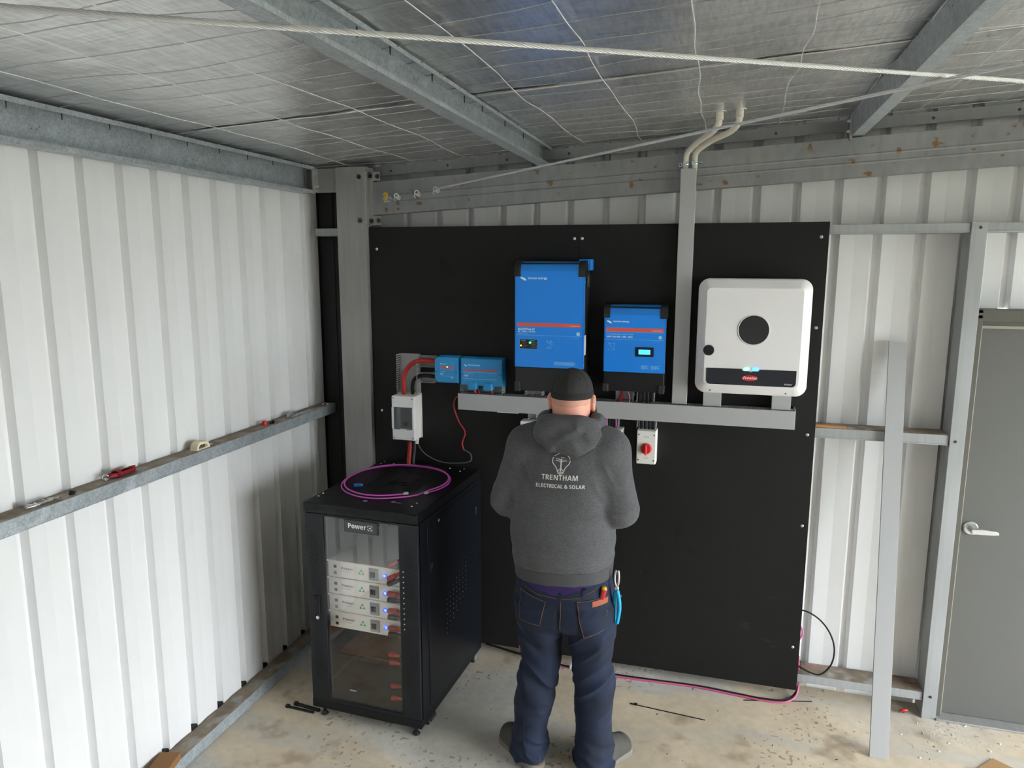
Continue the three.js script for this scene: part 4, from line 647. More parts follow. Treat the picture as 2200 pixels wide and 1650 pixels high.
// ---------------------------------------------------------------- odds and ends on the girts
{
  const Y = 1.4139, X = -2.738;
  const coil = thing('wire_coil', 'dark red wire bundle tied up on the dusty left girt', 'wire', [X, Y, 1.51]);
  const m = std(0x8a1420, 0.4); for (let k = 0; k < 9; k++) { const P = [], o = rr(-0.006, 0.006), hgt = 0.012 + 0.012 * (k / 9); for (let i = 0; i < 16; i++) { const a = (i / 16) * 2 * Math.PI; P.push(V(Math.sin(a) * (0.013 + 0.004 * rnd()) + o * 0.5, 0.004 + hgt * (0.8 + 0.3 * Math.sin(a * 2 + k)) * 0.8, Math.cos(a) * (0.062 + 0.008 * rnd()) + o)); } obj('loop', tube(P, 0.0026, 64, 6, true), m, coil); }
  for (let k = 0; k < 3; k++) { const P = []; for (let i = 0; i < 12; i++) { const a = (i / 12) * 2 * Math.PI; P.push(V(Math.cos(a) * 0.019, 0.016 + Math.sin(a) * 0.0135, 0.02 + k * 0.006)); } obj('wrap', tube(P, 0.0026, 40, 6, true), m, coil); }
  obj('clip', merge([new THREE.TorusGeometry(0.011, 0.0025, 6, 14).rotateY(0.8).translate(-0.004, 0.014, 0.078), bx(-0.008, 0.004, 0.004, 0.012, 0.07, 0.088, 0.002)]), zinc, coil);
  const tp = thing('tape_roll', 'cream half flattened tape roll with a dark hole on the left girt', 'tape', [X, Y, 1.06]);
  { const s = new THREE.Shape(); s.moveTo(-0.046, 0); s.quadraticCurveTo(-0.044, 0.034, -0.018, 0.038); s.lineTo(0.02, 0.034); s.quadraticCurveTo(0.04, 0.028, 0.044, 0); s.closePath(); const h = new THREE.Path(); h.moveTo(-0.032, 0.007); h.lineTo(0.028, 0.007); h.quadraticCurveTo(0.026, 0.019, 0.012, 0.021); h.lineTo(-0.016, 0.023); h.quadraticCurveTo(-0.03, 0.02, -0.032, 0.007); s.holes.push(h);
    obj('roll', extr(s, 0.034, 0.003).rotateY(Math.PI / 2).translate(-0.012, 0, 0), std(0xd9cfb4, 0.6), tp); obj('hollow_back', bx(-0.012, -0.009, 0.004, 0.026, -0.03, 0.034), std(0x3a3430, 0.8), tp); obj('core', bx(0.016, 0.02, 0.006, 0.022, -0.022, -0.018, 0.001), std(0xe6dfd0, 0.6), tp);
    obj('loose_tail', new THREE.PlaneGeometry(0.04, 0.03, 6, 2).rotateX(-Math.PI / 2).rotateZ(0.14).translate(0.004, 0.006, -0.058), std(0xe6e2d6, 0.4), tp); }
  const cap = thing('plastic_stopper', 'small bright red plastic stopper standing on the left girt', 'stopper', [X, Y, 0.56]); obj('body', merge([cyl(0.013, 0.012, 0.024, 0, 0.0125, 0, 'y', 14, 0.003)]), std(0xd0201c, 0.4), cap);
  const bk = thing('plastic_stopper', 'small black plastic stopper lying beside the red one on the girt', 'stopper', [X + 0.012, Y, 0.515]); obj('body', merge([cyl(0.008, 0.008, 0.03, 0, 0.0085, 0, 'z', 12, 0.002), bx(-0.006, 0.006, 0, 0.01, -0.014, 0.004, 0.002)]), black, bk);
  const of = thing('steel_offcut', 'bent grey sheet steel offcut standing on the left girt', 'offcut', [X - 0.008, Y, 0.31], 0.1); obj('sheet', uvm(merge([bx(-0.001, 0.001, 0, 0.02, -0.05, 0.045), bx(0, 0.03, 0, 0.002, -0.05, 0.02)])), galv, of);
  const of2 = thing('steel_offcut', 'flat grey steel offcut lying on the left girt near the column', 'offcut', [X + 0.012, Y, 0.19], -0.08); obj('sheet', uvm(bx(-0.018, 0.018, 0, 0.0022, -0.06, 0.06, 0.0008)), galv, of2);
  const nut = thing('rubber_grommet', 'small black rubber grommet on the left girt beside the screws', 'grommet', [X + 0.01, Y, 1.757]); obj('body', merge([cyl(0.011, 0.009, 0.009, 0, 0.0048, 0, 'y', 14, 0.002), new THREE.TorusGeometry(0.008, 0.0035, 6, 14).rotateX(1.2).translate(0.002, 0.011, -0.002)]), blackMatte, nut);
  for (let k = 0; k < 8; k++) { const s = thing('screw', 'loose zinc screw in the small heap on the left girt', 'screw', [X + 0.004 + rr(-0.014, 0.016), Y + 0.001 * (k % 3), 1.875 + rr(-0.055, 0.05)], rr(0, 6), 'loose screws on the girt'); obj('body', merge([cyl(0.0028, 0.0028, 0.03, 0, 0.006, 0, 'x', 8), cyl(0.0068, 0.0058, 0.005, -0.016, 0.0068, 0, 'x', 6), cyl(0.0002, 0.0028, 0.01, 0.02, 0.006, 0, 'x', 8)]), zinc, s); }
  const ws = thing('timber_strip', 'thin orange timber strip lying on the middle rail beside the panel', 'timber', [0.07, 1.4565, -0.04], -0.02); obj('strip', bx(-0.075, 0.075, 0, 0.011, -0.012, 0.012, 0.001), std(0xc08a5c, 0.8), ws);
}
// leaning spare cover strip
{
  const c = thing('duct_cover', 'long spare grey duct cover leaning against the middle rail', 'cover strip', [0.325, 0.0015, 0.388]);
  const L = 1.947, g = uvm(merge([bx(-0.0395, 0.0395, 0, L, -0.0012, 0.0012, 0.0008), bx(-0.0395, -0.0375, 0, L, -0.012, 0), bx(0.0375, 0.0395, 0, L, -0.012, 0), bx(-0.033, -0.0315, 0, L, -0.006, 0), bx(0.0315, 0.033, 0, L, -0.006, 0)])).rotateX(-0.2543).rotateZ(-0.0155);
  obj('strip', g, duct, c);
}
// ---------------------------------------------------------------- floor clutter
cable('black cable running along the floor below the black panels', [[-1.726, 0.012, -0.06], [-1.5, 0.01, -0.01], [-1.32, 0.008, 0.03], [-0.978, 0.007, 0.045], [-0.75, 0.007, 0.04], [-0.498, 0.007, 0.03], [-0.3, 0.007, 0.045], [-0.164, 0.007, 0.055], [-0.06, 0.008, 0.035], [0.0, 0.02, -0.03], [0.018, 0.09, -0.06], [0.015, 0.17, -0.09]], 0.0055, blackMatte);
cable('pink cable running beside the black one along the floor', [[-1.47, 0.09, -0.04], [-1.445, 0.04, 0.0], [-1.38, 0.008, 0.02], [-0.978, 0.0065, 0.06], [-0.5, 0.0065, 0.044], [-0.3, 0.0065, 0.06], [-0.15, 0.0065, 0.07], [-0.05, 0.0075, 0.05], [0.004, 0.02, -0.02], [0.012, 0.09, -0.05], [0.008, 0.2, -0.08]], 0.005, std(0xc25a86, 0.4));
cable('second pink cable looping below the left panel behind the legs', [[-1.53, 0.12, -0.04], [-1.505, 0.06, 0.0], [-1.46, 0.012, 0.03], [-1.35, 0.006, 0.04], [-1.15, 0.006, 0.035]], 0.0045, std(0xe06a9c, 0.4));
{ const w = thing('cable_joint', 'white cable joint on the floor seen between the legs', 'connector', [-1.165, 0, 0.04], 0.1); obj('body', bx(-0.035, 0.03, 0.001, 0.026, -0.012, 0.012, 0.005), whitePlastic, w); obj('collar', cyl(0.012, 0.009, 0.03, 0.042, 0.014, 0, 'x', 14), pinkPale, w); }
cable('black cable loop sticking out past the right panel edge', [[-0.06, 0.46, -0.03], [0.0, 0.485, -0.03], [0.075, 0.458, -0.026], [0.14, 0.385, -0.024], [0.168, 0.297, -0.02], [0.155, 0.205, -0.018], [0.105, 0.150, -0.014], [0.06, 0.152, -0.02], [-0.03, 0.18, -0.05]], 0.0042, blackMatte);
for (const [k, r] of [[0, 0.06], [1, 0.052]]) cable(k ? 'inner pink wire loop showing past the right panel edge' : 'outer pink wire loop showing past the right panel edge', [[-0.04, 0.35 + r, -0.05], [-0.006, 0.35 + r * 0.8, -0.05], [0.018 - k * 0.006, 0.35, -0.05], [-0.006, 0.35 - r * 0.8, -0.05], [-0.04, 0.35 - r, -0.05]], 0.003, std(0xe27fb0, 0.4));
cable('thin stray red wire on the bottom rail beside the panel', [[-0.02, 0.15, -0.09], [0.05, 0.148, -0.085], [0.13, 0.152, -0.09]], 0.0022, std(0xc05060, 0.5));
function tie(label, a, b, head) { const t = thing('cable_tie', label, 'cable tie', a), d = V(...b).sub(V(...a)), L = d.length(), q = -Math.atan2(d.z, d.x); t.rotation.y = q; obj('strap', merge([bx(0, L, 0.001, 0.003, -0.0028, 0.0028), cyl(0.001, 0.0028, 0.02, L, 0.002, 0, 'x', 6)]), blackMatte, t); if (head) obj('head', bx(0.02, 0.036, 0, 0.01, -0.006, 0.006, 0.002), black, t); }
tie('black cable tie with a chunky head lying on the open floor', [-0.83, 0, 0.285], [-0.464, 0, 0.319], true);
tie('thin black cable tie lying on the floor by the panel corner', [-0.266, 0, 0.089], [0.067, 0, 0.004], false);
{ const s = thing('rack_bracket', 'upper black metal strip on the floor left of the rack', 'bracket', [-2.415, 0, 0.79], -0.1); obj('strip', merge([bx(-0.07, 0.075, 0.001, 0.014, -0.008, 0.006, 0.002), bx(-0.08, -0.06, 0.001, 0.02, -0.01, 0.008, 0.003)]), black, s);
  const s2 = thing('rack_bracket', 'lower black metal strip on the floor left of the rack', 'bracket', [-2.44, 0, 0.815], -0.05); obj('strip', merge([bx(-0.07, 0.08, 0.001, 0.01, -0.006, 0.006, 0.002), bx(-0.085, -0.065, 0.001, 0.016, -0.009, 0.009, 0.003)]), black, s2); }
{ const r = thing('pipe_ring', 'small bright red ring on the floor near the door post', 'ring', [0.511, 0, -0.02], 0.3); obj('ring', new THREE.TorusGeometry(0.016, 0.0065, 8, 20).rotateX(0.9).translate(0, 0.018, 0), std(0xc03028, 0.45), r); obj('plug', cyl(0.008, 0.008, 0.01, 0, 0.014, -0.004, 'z', 12), blackMatte, r);
  const f = thing('wire_offcut', 'tiny red wire offcut on the bottom rail by the post', 'wire', [0.55, 0.1346, -0.09]); obj('body', tube([[-0.03, 0.004, 0], [0, 0.006, 0.004], [0.03, 0.004, -0.002]], 0.0035, 8, 6), std(0xb03a30, 0.5), f); }
{ const c = thing('cardboard_piece', 'brown cardboard corner on the floor at the lower right edge', 'cardboard', [0.83, 0.001, 0.245], 0.0); obj('sheet', uvm(extr([[0, 0], [0.16, -0.12], [0.02, -0.33], [-0.15, -0.16]], 0.004, 0.0008, 1).rotateX(-Math.PI / 2)), cardboard, c);
  const t = thing('timber_block', 'brown timber block end on the bottom left girt', 'timber', [-2.735, 0.0628, 1.395], 0.25); obj('block', uvm(bx(-0.045, 0.045, 0, 0.035, -0.02, 0.28, 0.003)), timber, t); }
{ // sawdust and swarf near the door post, small crumbs elsewhere
  const g = []; for (let k = 0; k < 170; k++) { const near = k < 130; let x = near ? 0.62 + 0.26 * (rnd() + rnd() - 1) * 1.6 : rr(-2.2, 0.6), z = near ? 0.16 + 0.16 * (rnd() + rnd() - 1) * 1.4 : rr(0.1, 1.2), s = rr(0.0015, near ? 0.0055 : 0.004); if (x > 0.62 && z > 0.2 || (x < -0.7 && x > -1.5 && z > 0.45)) continue; g.push(box(s * rr(0.8, 2.4), s * 0.7, s).rotateY(rr(0, 6)).translate(x, s * 0.35 + 0.0002, Math.max(0.0, z))); }
  tag(obj('debris', merge(g), std(0xd8d2c4, 0.8)), 'pale swarf and crumbs scattered over the floor by the post', 'debris', null, 'stuff');
  const d = []; for (let k = 0; k < 60; k++) { const s = rr(0.0015, 0.005); const x = rr(-1.7, 0.6), z = rr(0.05, 1.2); if (x < -0.7 && x > -1.5 && z > 0.45) continue; d.push(box(s * rr(0.8, 3), s * 0.5, s).rotateY(rr(0, 6)).translate(x, s * 0.25 + 0.0002, z)); }
  tag(obj('debris', merge(d), std(0x4a3c2c, 0.9)), 'dark crumbs of dirt scattered thinly over the floor', 'debris', null, 'stuff');
}

// ---------------------------------------------------------------- the standing man
const smin = (a, b, k) => { const h = Math.max(k - Math.abs(a - b), 0) / k; return Math.min(a, b) - h * h * k * 0.25; };
const smax = (a, b, k) => -smin(-a, -b, k);
function cone(p, a, b, ra, rb) {              // capsule from a to b whose radius goes from ra to rb
  const bx_ = b[0] - a[0], by = b[1] - a[1], bz = b[2] - a[2], px = p[0] - a[0], py = p[1] - a[1], pz = p[2] - a[2];
  const t = clamp((px * bx_ + py * by + pz * bz) / (bx_ * bx_ + by * by + bz * bz)); return Math.hypot(px - t * bx_, py - t * by, pz - t * bz) - mix(ra, rb, t);
}
function ell(p, c, r) { const x = (p[0] - c[0]) / r[0], y = (p[1] - c[1]) / r[1], z = (p[2] - c[2]) / r[2], k = Math.hypot(x, y, z); return k < 1e-6 ? -Math.min(...r) : k * (k - 1) / Math.hypot(x / r[0], y / r[1], z / r[2]); }
function rows(R, p, e = 2.3) {                // stacked cross-sections [y, cx, cz, a, b] from top to bottom
  const n = R.length, y = p[1]; let i = 0; while (i < n - 2 && y < R[i + 1][0]) i++;
  const A = R[i], B = R[i + 1], P = R[Math.max(0, i - 1)], Q = R[Math.min(n - 1, i + 2)], t = clamp((A[0] - y) / (A[0] - B[0]));
  const f = (k) => { const a = A[k], b = B[k], m0 = (b - P[k]) * 0.5, m1 = (Q[k] - a) * 0.5, t2 = t * t, t3 = t2 * t; return (2 * t3 - 3 * t2 + 1) * a + (t3 - 2 * t2 + t) * m0 + (3 * t2 - 2 * t3) * b + (t3 - t2) * m1; };
  const a = f(3), b = f(4), q = Math.pow(Math.pow(Math.abs(p[0] - f(1)) / a, e) + Math.pow(Math.abs(p[2] - f(2)) / b, e), 1 / e);
  const d = (q - 1) * Math.min(a, b); return Math.max(d, y - R[0][0], R[n - 1][0] - y);
}
function nets(sdf, lo, hi, c) {               // surface nets of a distance field
  const n = [0, 1, 2].map((k) => Math.ceil((hi[k] - lo[k]) / c) + 1), [nx, ny, nz] = n, F = new Float32Array(nx * ny * nz).fill(9), at = (i, j, k) => (k * ny + j) * nx + i, B = 8;
  for (let K = 0; K < nz; K += B) for (let J = 0; J < ny; J += B) for (let I = 0; I < nx; I += B) {
    const m = sdf([lo[0] + (I + B / 2) * c, lo[1] + (J + B / 2) * c, lo[2] + (K + B / 2) * c]), skip = Math.abs(m) > c * B * 1.1 + 0.05;
    for (let k = K; k < Math.min(K + B, nz); k++) for (let j = J; j < Math.min(J + B, ny); j++) for (let i = I; i < Math.min(I + B, nx); i++) F[at(i, j, k)] = skip ? m : sdf([lo[0] + i * c, lo[1] + j * c, lo[2] + k * c]);
  }
  const id = new Int32Array(nx * ny * nz).fill(-1), pos = [], idx = [];
  for (let k = 0; k < nz - 1; k++) for (let j = 0; j < ny - 1; j++) for (let i = 0; i < nx - 1; i++) {
    const f = []; let neg = 0; for (let q = 0; q < 8; q++) { const w = F[at(i + (q & 1), j + ((q >> 1) & 1), k + (q >> 2))]; f.push(w); if (w < 0) neg++; }
    if (!neg || neg === 8) continue; let X = 0, Y = 0, Z = 0, m = 0;
    for (let a = 0; a < 8; a++) for (const bit of [1, 2, 4]) { const b = a | bit; if (b === a || (f[a] < 0) === (f[b] < 0)) continue; const t = f[a] / (f[a] - f[b]); X += (a & 1) + (bit === 1 ? t : 0); Y += ((a >> 1) & 1) + (bit === 2 ? t : 0); Z += (a >> 2) + (bit === 4 ? t : 0); m++; }
    id[at(i, j, k)] = pos.length / 3; pos.push(lo[0] + (i + X / m) * c, lo[1] + (j + Y / m) * c, lo[2] + (k + Z / m) * c);
  }
  const quad = (a, b, d, e, s) => { if (Math.min(a, b, d, e) < 0) return; if (s) idx.push(a, b, d, a, d, e); else idx.push(a, d, b, a, e, d); };
  for (let k = 1; k < nz - 1; k++) for (let j = 1; j < ny - 1; j++) for (let i = 1; i < nx - 1; i++) {
    const s = F[at(i, j, k)] < 0;
    if (s !== F[at(i + 1, j, k)] < 0) quad(id[at(i, j - 1, k - 1)], id[at(i, j, k - 1)], id[at(i, j, k)], id[at(i, j - 1, k)], s);
    if (s !== F[at(i, j + 1, k)] < 0) quad(id[at(i - 1, j, k - 1)], id[at(i - 1, j, k)], id[at(i, j, k)], id[at(i, j, k - 1)], s);
    if (s !== F[at(i, j, k + 1)] < 0) quad(id[at(i - 1, j - 1, k)], id[at(i, j - 1, k)], id[at(i, j, k)], id[at(i - 1, j, k)], s);
  }
  const g = new THREE.BufferGeometry(); g.setAttribute('position', new THREE.Float32BufferAttribute(pos, 3)); g.setIndex(idx); g.computeVertexNormals();
  const N = g.attributes.normal; for (let i = 0; i < N.count; i++) { const q = [pos[i * 3], pos[i * 3 + 1], pos[i * 3 + 2]], h = c * 0.6, d = [0, 1, 2].map((k) => { const u = [...q], v = [...q]; u[k] += h; v[k] -= h; return sdf(u) - sdf(v); }), L = Math.hypot(...d) || 1; N.setXYZ(i, d[0] / L, d[1] / L, d[2] / L); }
  return g;
}
const MAN = [-1.08, 0, 0.76];
const local = (g) => g.translate(-MAN[0], -MAN[1], -MAN[2]);
const heatherTex = dataTex(512, (u, v) => { const t = 0.325 + 0.05 * (fbm(u, v, 30, 200, 2, 201) - 0.5) + 0.11 * (vnoise(u * 128, v * 256, 128, 256, 203) - 0.5) + 0.04 * (fbm(u, v, 6, 6, 2, 205) - 0.5); return [t, t * 1.0, t * 1.035]; });
const knitBump = dataTex(256, (u, v) => 0.5 + 0.3 * Math.sin(u * 2 * Math.PI * 64) * Math.sin(v * 2 * Math.PI * 64) + 0.3 * (vnoise(u * 64, v * 64, 64, 64, 207) - 0.5), false);
const hoodieMat = new THREE.MeshPhysicalMaterial({ color: 0xffffff, roughness: 0.95, map: scaled(heatherTex, 0.30), bumpMap: scaled(knitBump, 0.16), bumpScale: 0.0006, sheen: 0.25, sheenRoughness: 0.6, sheenColor: new THREE.Color(0x8a8a92) });
const hemMat = std(0xd0d0d2, 0.95, 0, { map: scaled(dataTex(256, (u, v) => { const t = 0.36 + 0.05 * Math.sin(u * 2 * Math.PI * 40) + 0.05 * (vnoise(u * 128, v * 128, 128, 128, 209) - 0.5); return [t, t, t * 1.03]; }), 0.16) });
const denimTex = dataTex(512, (u, v) => { const tw = 0.5 + 0.5 * Math.sin((u * 96 + v * 96) * 2 * Math.PI), w = fbm(u, v, 7, 5, 4, 211), f = vnoise(u * 220, v * 60, 220, 60, 213); const t = 0.85 + 0.2 * (tw - 0.5) + 0.55 * (w - 0.5) + 0.3 * (f - 0.5); return [0.066 * t, 0.122 * t, 0.228 * t]; });
const denim = std(0xffffff, 0.85, 0, { map: scaled(denimTex, 0.42) });
const skin = new THREE.MeshPhysicalMaterial({ color: 0xe9a792, roughness: 0.55, sheen: 0.2, sheenColor: new THREE.Color(0xffb090) });
const thread = std(0x7c5638, 0.8), capMat = std(0x2c2b2c, 0.9, 0, { bumpMap: scaled(knitBump, 0.06), bumpScale: 0.0005 });

const TORSO = [[1.53, -1.090, 0.700, 0.13, 0.085], [1.47, -1.093, 0.700, 0.195, 0.118], [1.38, -1.100, 0.703, 0.222, 0.142], [1.28, -1.108, 0.708, 0.222, 0.158], [1.18, -1.112, 0.714, 0.226, 0.172], [1.07, -1.110, 0.718, 0.234, 0.182], [0.97, -1.106, 0.720, 0.226, 0.178], [0.92, -1.102, 0.722, 0.219, 0.172], [0.86, -1.100, 0.723, 0.214, 0.167]];
const sL = [-1.280, 1.450, 0.700], eL = [-1.362, 1.205, 0.730], wL = [-1.235, 1.275, 0.455], sR = [-0.912, 1.455, 0.700], eR = [-0.853, 1.200, 0.725], wR = [-0.965, 1.275, 0.455];
function wrinkle(p, kx, ky, kz, s) { return 1 - 2 * Math.abs(vn3(p[0] * kx + s, p[1] * ky, p[2] * kz + s)); }
function hoodieBase(p, g = 0) {
  let d = rows(TORSO, p) - g;
  d = smin(d, cone(p, [-1.09, 1.535, 0.70], sL, 0.078 + g, 0.082 + g), 0.06); d = smin(d, cone(p, [-1.09, 1.535, 0.70], sR, 0.078 + g, 0.082 + g), 0.06);
  d = smin(d, cone(p, sL, eL, 0.088 + g, 0.075 + g), 0.035); d = smin(d, cone(p, sR, eR, 0.088 + g, 0.075 + g), 0.035);
  d = smin(d, cone(p, eL, wL, 0.074 + g, 0.052 + g), 0.03); d = smin(d, cone(p, eR, wR, 0.074 + g, 0.052 + g), 0.03);
  return d;
}
function hoodie(p) {
  let d = hoodieBase(p); if (d > 0.06 || d < -0.06) return d;
  d += 0.0035 * vn3(p[0] * 7, p[1] * 9, p[2] * 7 + 4);
  const el = Math.min(Math.hypot(p[0] - eL[0], p[1] - eL[1] - 0.02, p[2] - eL[2]), Math.hypot(p[0] - eR[0], p[1] - eR[1] - 0.02, p[2] - eR[2]));
  const arm = Math.exp(-el * el / 0.012), waist = Math.exp(-Math.pow((p[1] - 1.0) / 0.07, 2)), pit = Math.exp(-Math.pow((Math.abs(p[0] + 1.1) - 0.2) / 0.05, 2)) * Math.exp(-Math.pow((p[1] - 1.3) / 0.14, 2));
  d -= 0.006 * arm * wrinkle(p, 9, 26, 12, 3) + 0.0045 * waist * wrinkle(p, 5, 22, 5, 7) + 0.006 * pit * wrinkle([p[0] + p[1] * 0.6, p[1], p[2]], 22, 6, 6, 11);
  d = Math.max(d, 0.90 + 0.05 * (p[0] + 1.1) - p[1] - 0.012);
  const nk = Math.hypot((p[0] + 1.088) / 0.085, (p[2] - 0.69) / 0.08) ; if (p[1] > 1.55) d = smax(d, 0.085 * (1 - nk), 0.02);
  return d;
}
const man = thing('person', 'man seen from behind in grey hoodie, dark jeans and black cap, working at the panels', 'person', MAN);
{ // body under the clothes: one continuous skin surface
  const legs = [[[-1.19, 0.82, 0.735], [-1.20, 0.45, 0.765], [-1.205, 0.09, 0.845]], [[-0.98, 0.82, 0.735], [-0.955, 0.45, 0.755], [-0.925, 0.09, 0.815]]];
  function finger(p, base, dir, up, len, r, curl) { let d = 9, a = base, th = 0; for (let k = 0; k < 3; k++) { th += curl; const L = len * [0.45, 0.3, 0.25][k], b = [0, 1, 2].map((q) => a[q] + L * (dir[q] * Math.cos(th) - up[q] * Math.sin(th))); d = Math.min(d, cone(p, a, b, r * (1 - 0.1 * k), r * (0.92 - 0.1 * k))); a = b; } return d; }
  function hand(p, w, s) {
    const dir = [0.22 * s, 0.25, -0.943], side = [0.97 * s, 0, 0.226], up = [0, 0.966, 0.256], pt = (a, b, c) => [0, 1, 2].map((k) => w[k] + dir[k] * a + side[k] * b + up[k] * c);
    let d = cone(p, w, pt(0.02, 0, 0), 0.026, 0.028);
    for (const [b, L] of [[-0.03, 0.076], [-0.01, 0.082], [0.01, 0.082], [0.029, 0.08]]) d = smin(d, cone(p, pt(0.015, b * 0.5, 0), pt(L, b, 0), 0.016, 0.013), 0.012);
    const F = [[-0.032, 0.062, 0.35], [-0.011, 0.075, 0.42], [0.011, 0.08, 0.45], [0.031, 0.073, 0.4]]; for (const [b, L, c] of F) d = smin(d, finger(p, pt(0.082, b, 0), dir, up, L, 0.0088, c), 0.004);
    const td = [0, 1, 2].map((k) => dir[k] * 0.72 + side[k] * 0.5 - up[k] * 0.48); d = smin(d, finger(p, pt(0.025, 0.03, -0.006), td, up, 0.075, 0.0105, 0.18), 0.008); return d;
  }
  const head = (p) => {
    let d = ell(p, [-1.088, 1.672, 0.648], [0.083, 0.118, 0.102]); d = smin(d, ell(p, [-1.088, 1.60, 0.60], [0.062, 0.062, 0.06]), 0.05);
    d = smin(d, cone(p, [-1.088, 1.635, 0.680], [-1.09, 1.46, 0.715], 0.074, 0.085), 0.04);
    d = smin(d, cone(p, [-1.088, 1.672, 0.548], [-1.088, 1.642, 0.535], 0.009, 0.014), 0.014);     // nose
    for (const s of [-1, 1]) { d = smax(d, -ell(p, [-1.088 + s * 0.031, 1.672, 0.538], [0.017, 0.011, 0.014]), 0.012); const e = ell(p, [-1.088 + s * 0.096, 1.650, 0.660], [0.014, 0.036, 0.022]), h = ell(p, [-1.088 + s * 0.107, 1.652, 0.655], [0.008, 0.024, 0.012]); d = smin(d, smax(e, -h, 0.005), 0.008); d = smin(d, ell(p, [-1.088 + s * 0.096, 1.622, 0.660], [0.007, 0.010, 0.008]), 0.006); }
    return smax(d, -ell(p, [-1.088, 1.604, 0.537], [0.024, 0.004, 0.01]), 0.006);                   // mouth
  };
  const trunk = (p) => { let d = smin(hoodieBase(p, -0.022), head(p), 0.02); for (const L of legs) { d = smin(d, cone(p, L[0], L[1], 0.085, 0.058), 0.05); d = smin(d, cone(p, L[1], L[2], 0.056, 0.040), 0.03); } d = smin(d, cone(p, eL, wL, 0.045, 0.028), 0.02); d = smin(d, cone(p, eR, wR, 0.045, 0.028), 0.02); return Math.max(d, p[1] - 1.56); };
  const hl = (p) => smin(hand(p, wL, 1), cone(p, eL, wL, 0.045, 0.028), 0.02), hr = (p) => smin(hand(p, wR, -1), cone(p, eR, wR, 0.045, 0.028), 0.02);
  const near = (w, s) => [[w[0] - 0.09, w[1] - 0.09, w[2] - 0.20], [w[0] + 0.09, w[1] + 0.09, w[2] + 0.03]];
  const g = [nets(trunk, [-1.5, 0.02, 0.40], [-0.7, 1.58, 0.96], 0.014), nets(head, [-1.22, 1.545, 0.50], [-0.96, 1.81, 0.80], 0.0036)];
  g.push(nets(hl, ...near(wL), 0.0035), nets(hr, ...near(wR), 0.0035));
  man.add(new THREE.Mesh(local(merge(g)), skin)); man.children[0].name = 'body'; man.children[0].castShadow = man.children[0].receiveShadow = true;
  obj('eyes', local(merge([-1, 1].map((s) => new THREE.SphereGeometry(0.0115, 12, 8).translate(-1.088 + s * 0.031, 1.672, 0.556)))), std(0xe8e4e0, 0.2), man);
  // beard and hair line
  const beard = (p) => { let d = ell(p, [-1.088, 1.598, 0.615], [0.110, 0.062, 0.085]); d = smin(d, ell(p, [-1.088, 1.55, 0.565], [0.06, 0.05, 0.045]), 0.04); d += 0.005 * vn3(p[0] * 60, p[1] * 30, p[2] * 60); d = smax(d, -ell(p, [-1.088, 1.606, 0.530], [0.03, 0.008, 0.03]), 0.01); d = Math.max(d, p[2] - 0.655 + 0.25 * (p[1] - 1.6)); return smax(d, -(head(p) + 0.003), 0.004); };
  obj('beard', local(nets(beard, [-1.22, 1.48, 0.48], [-0.96, 1.68, 0.70], 0.0045)), std(0x3a2a22, 0.9), man);
  const hair = (p) => Math.max(head(p) - 0.0018, 1.655 + 0.10 * (0.66 - p[2]) - p[1], p[1] - 1.70, 0.655 - p[2] );
  obj('hair', local(nets(hair, [-1.20, 1.63, 0.62], [-0.97, 1.72, 0.78], 0.004)), std(0xd59c88, 0.7), man);
}
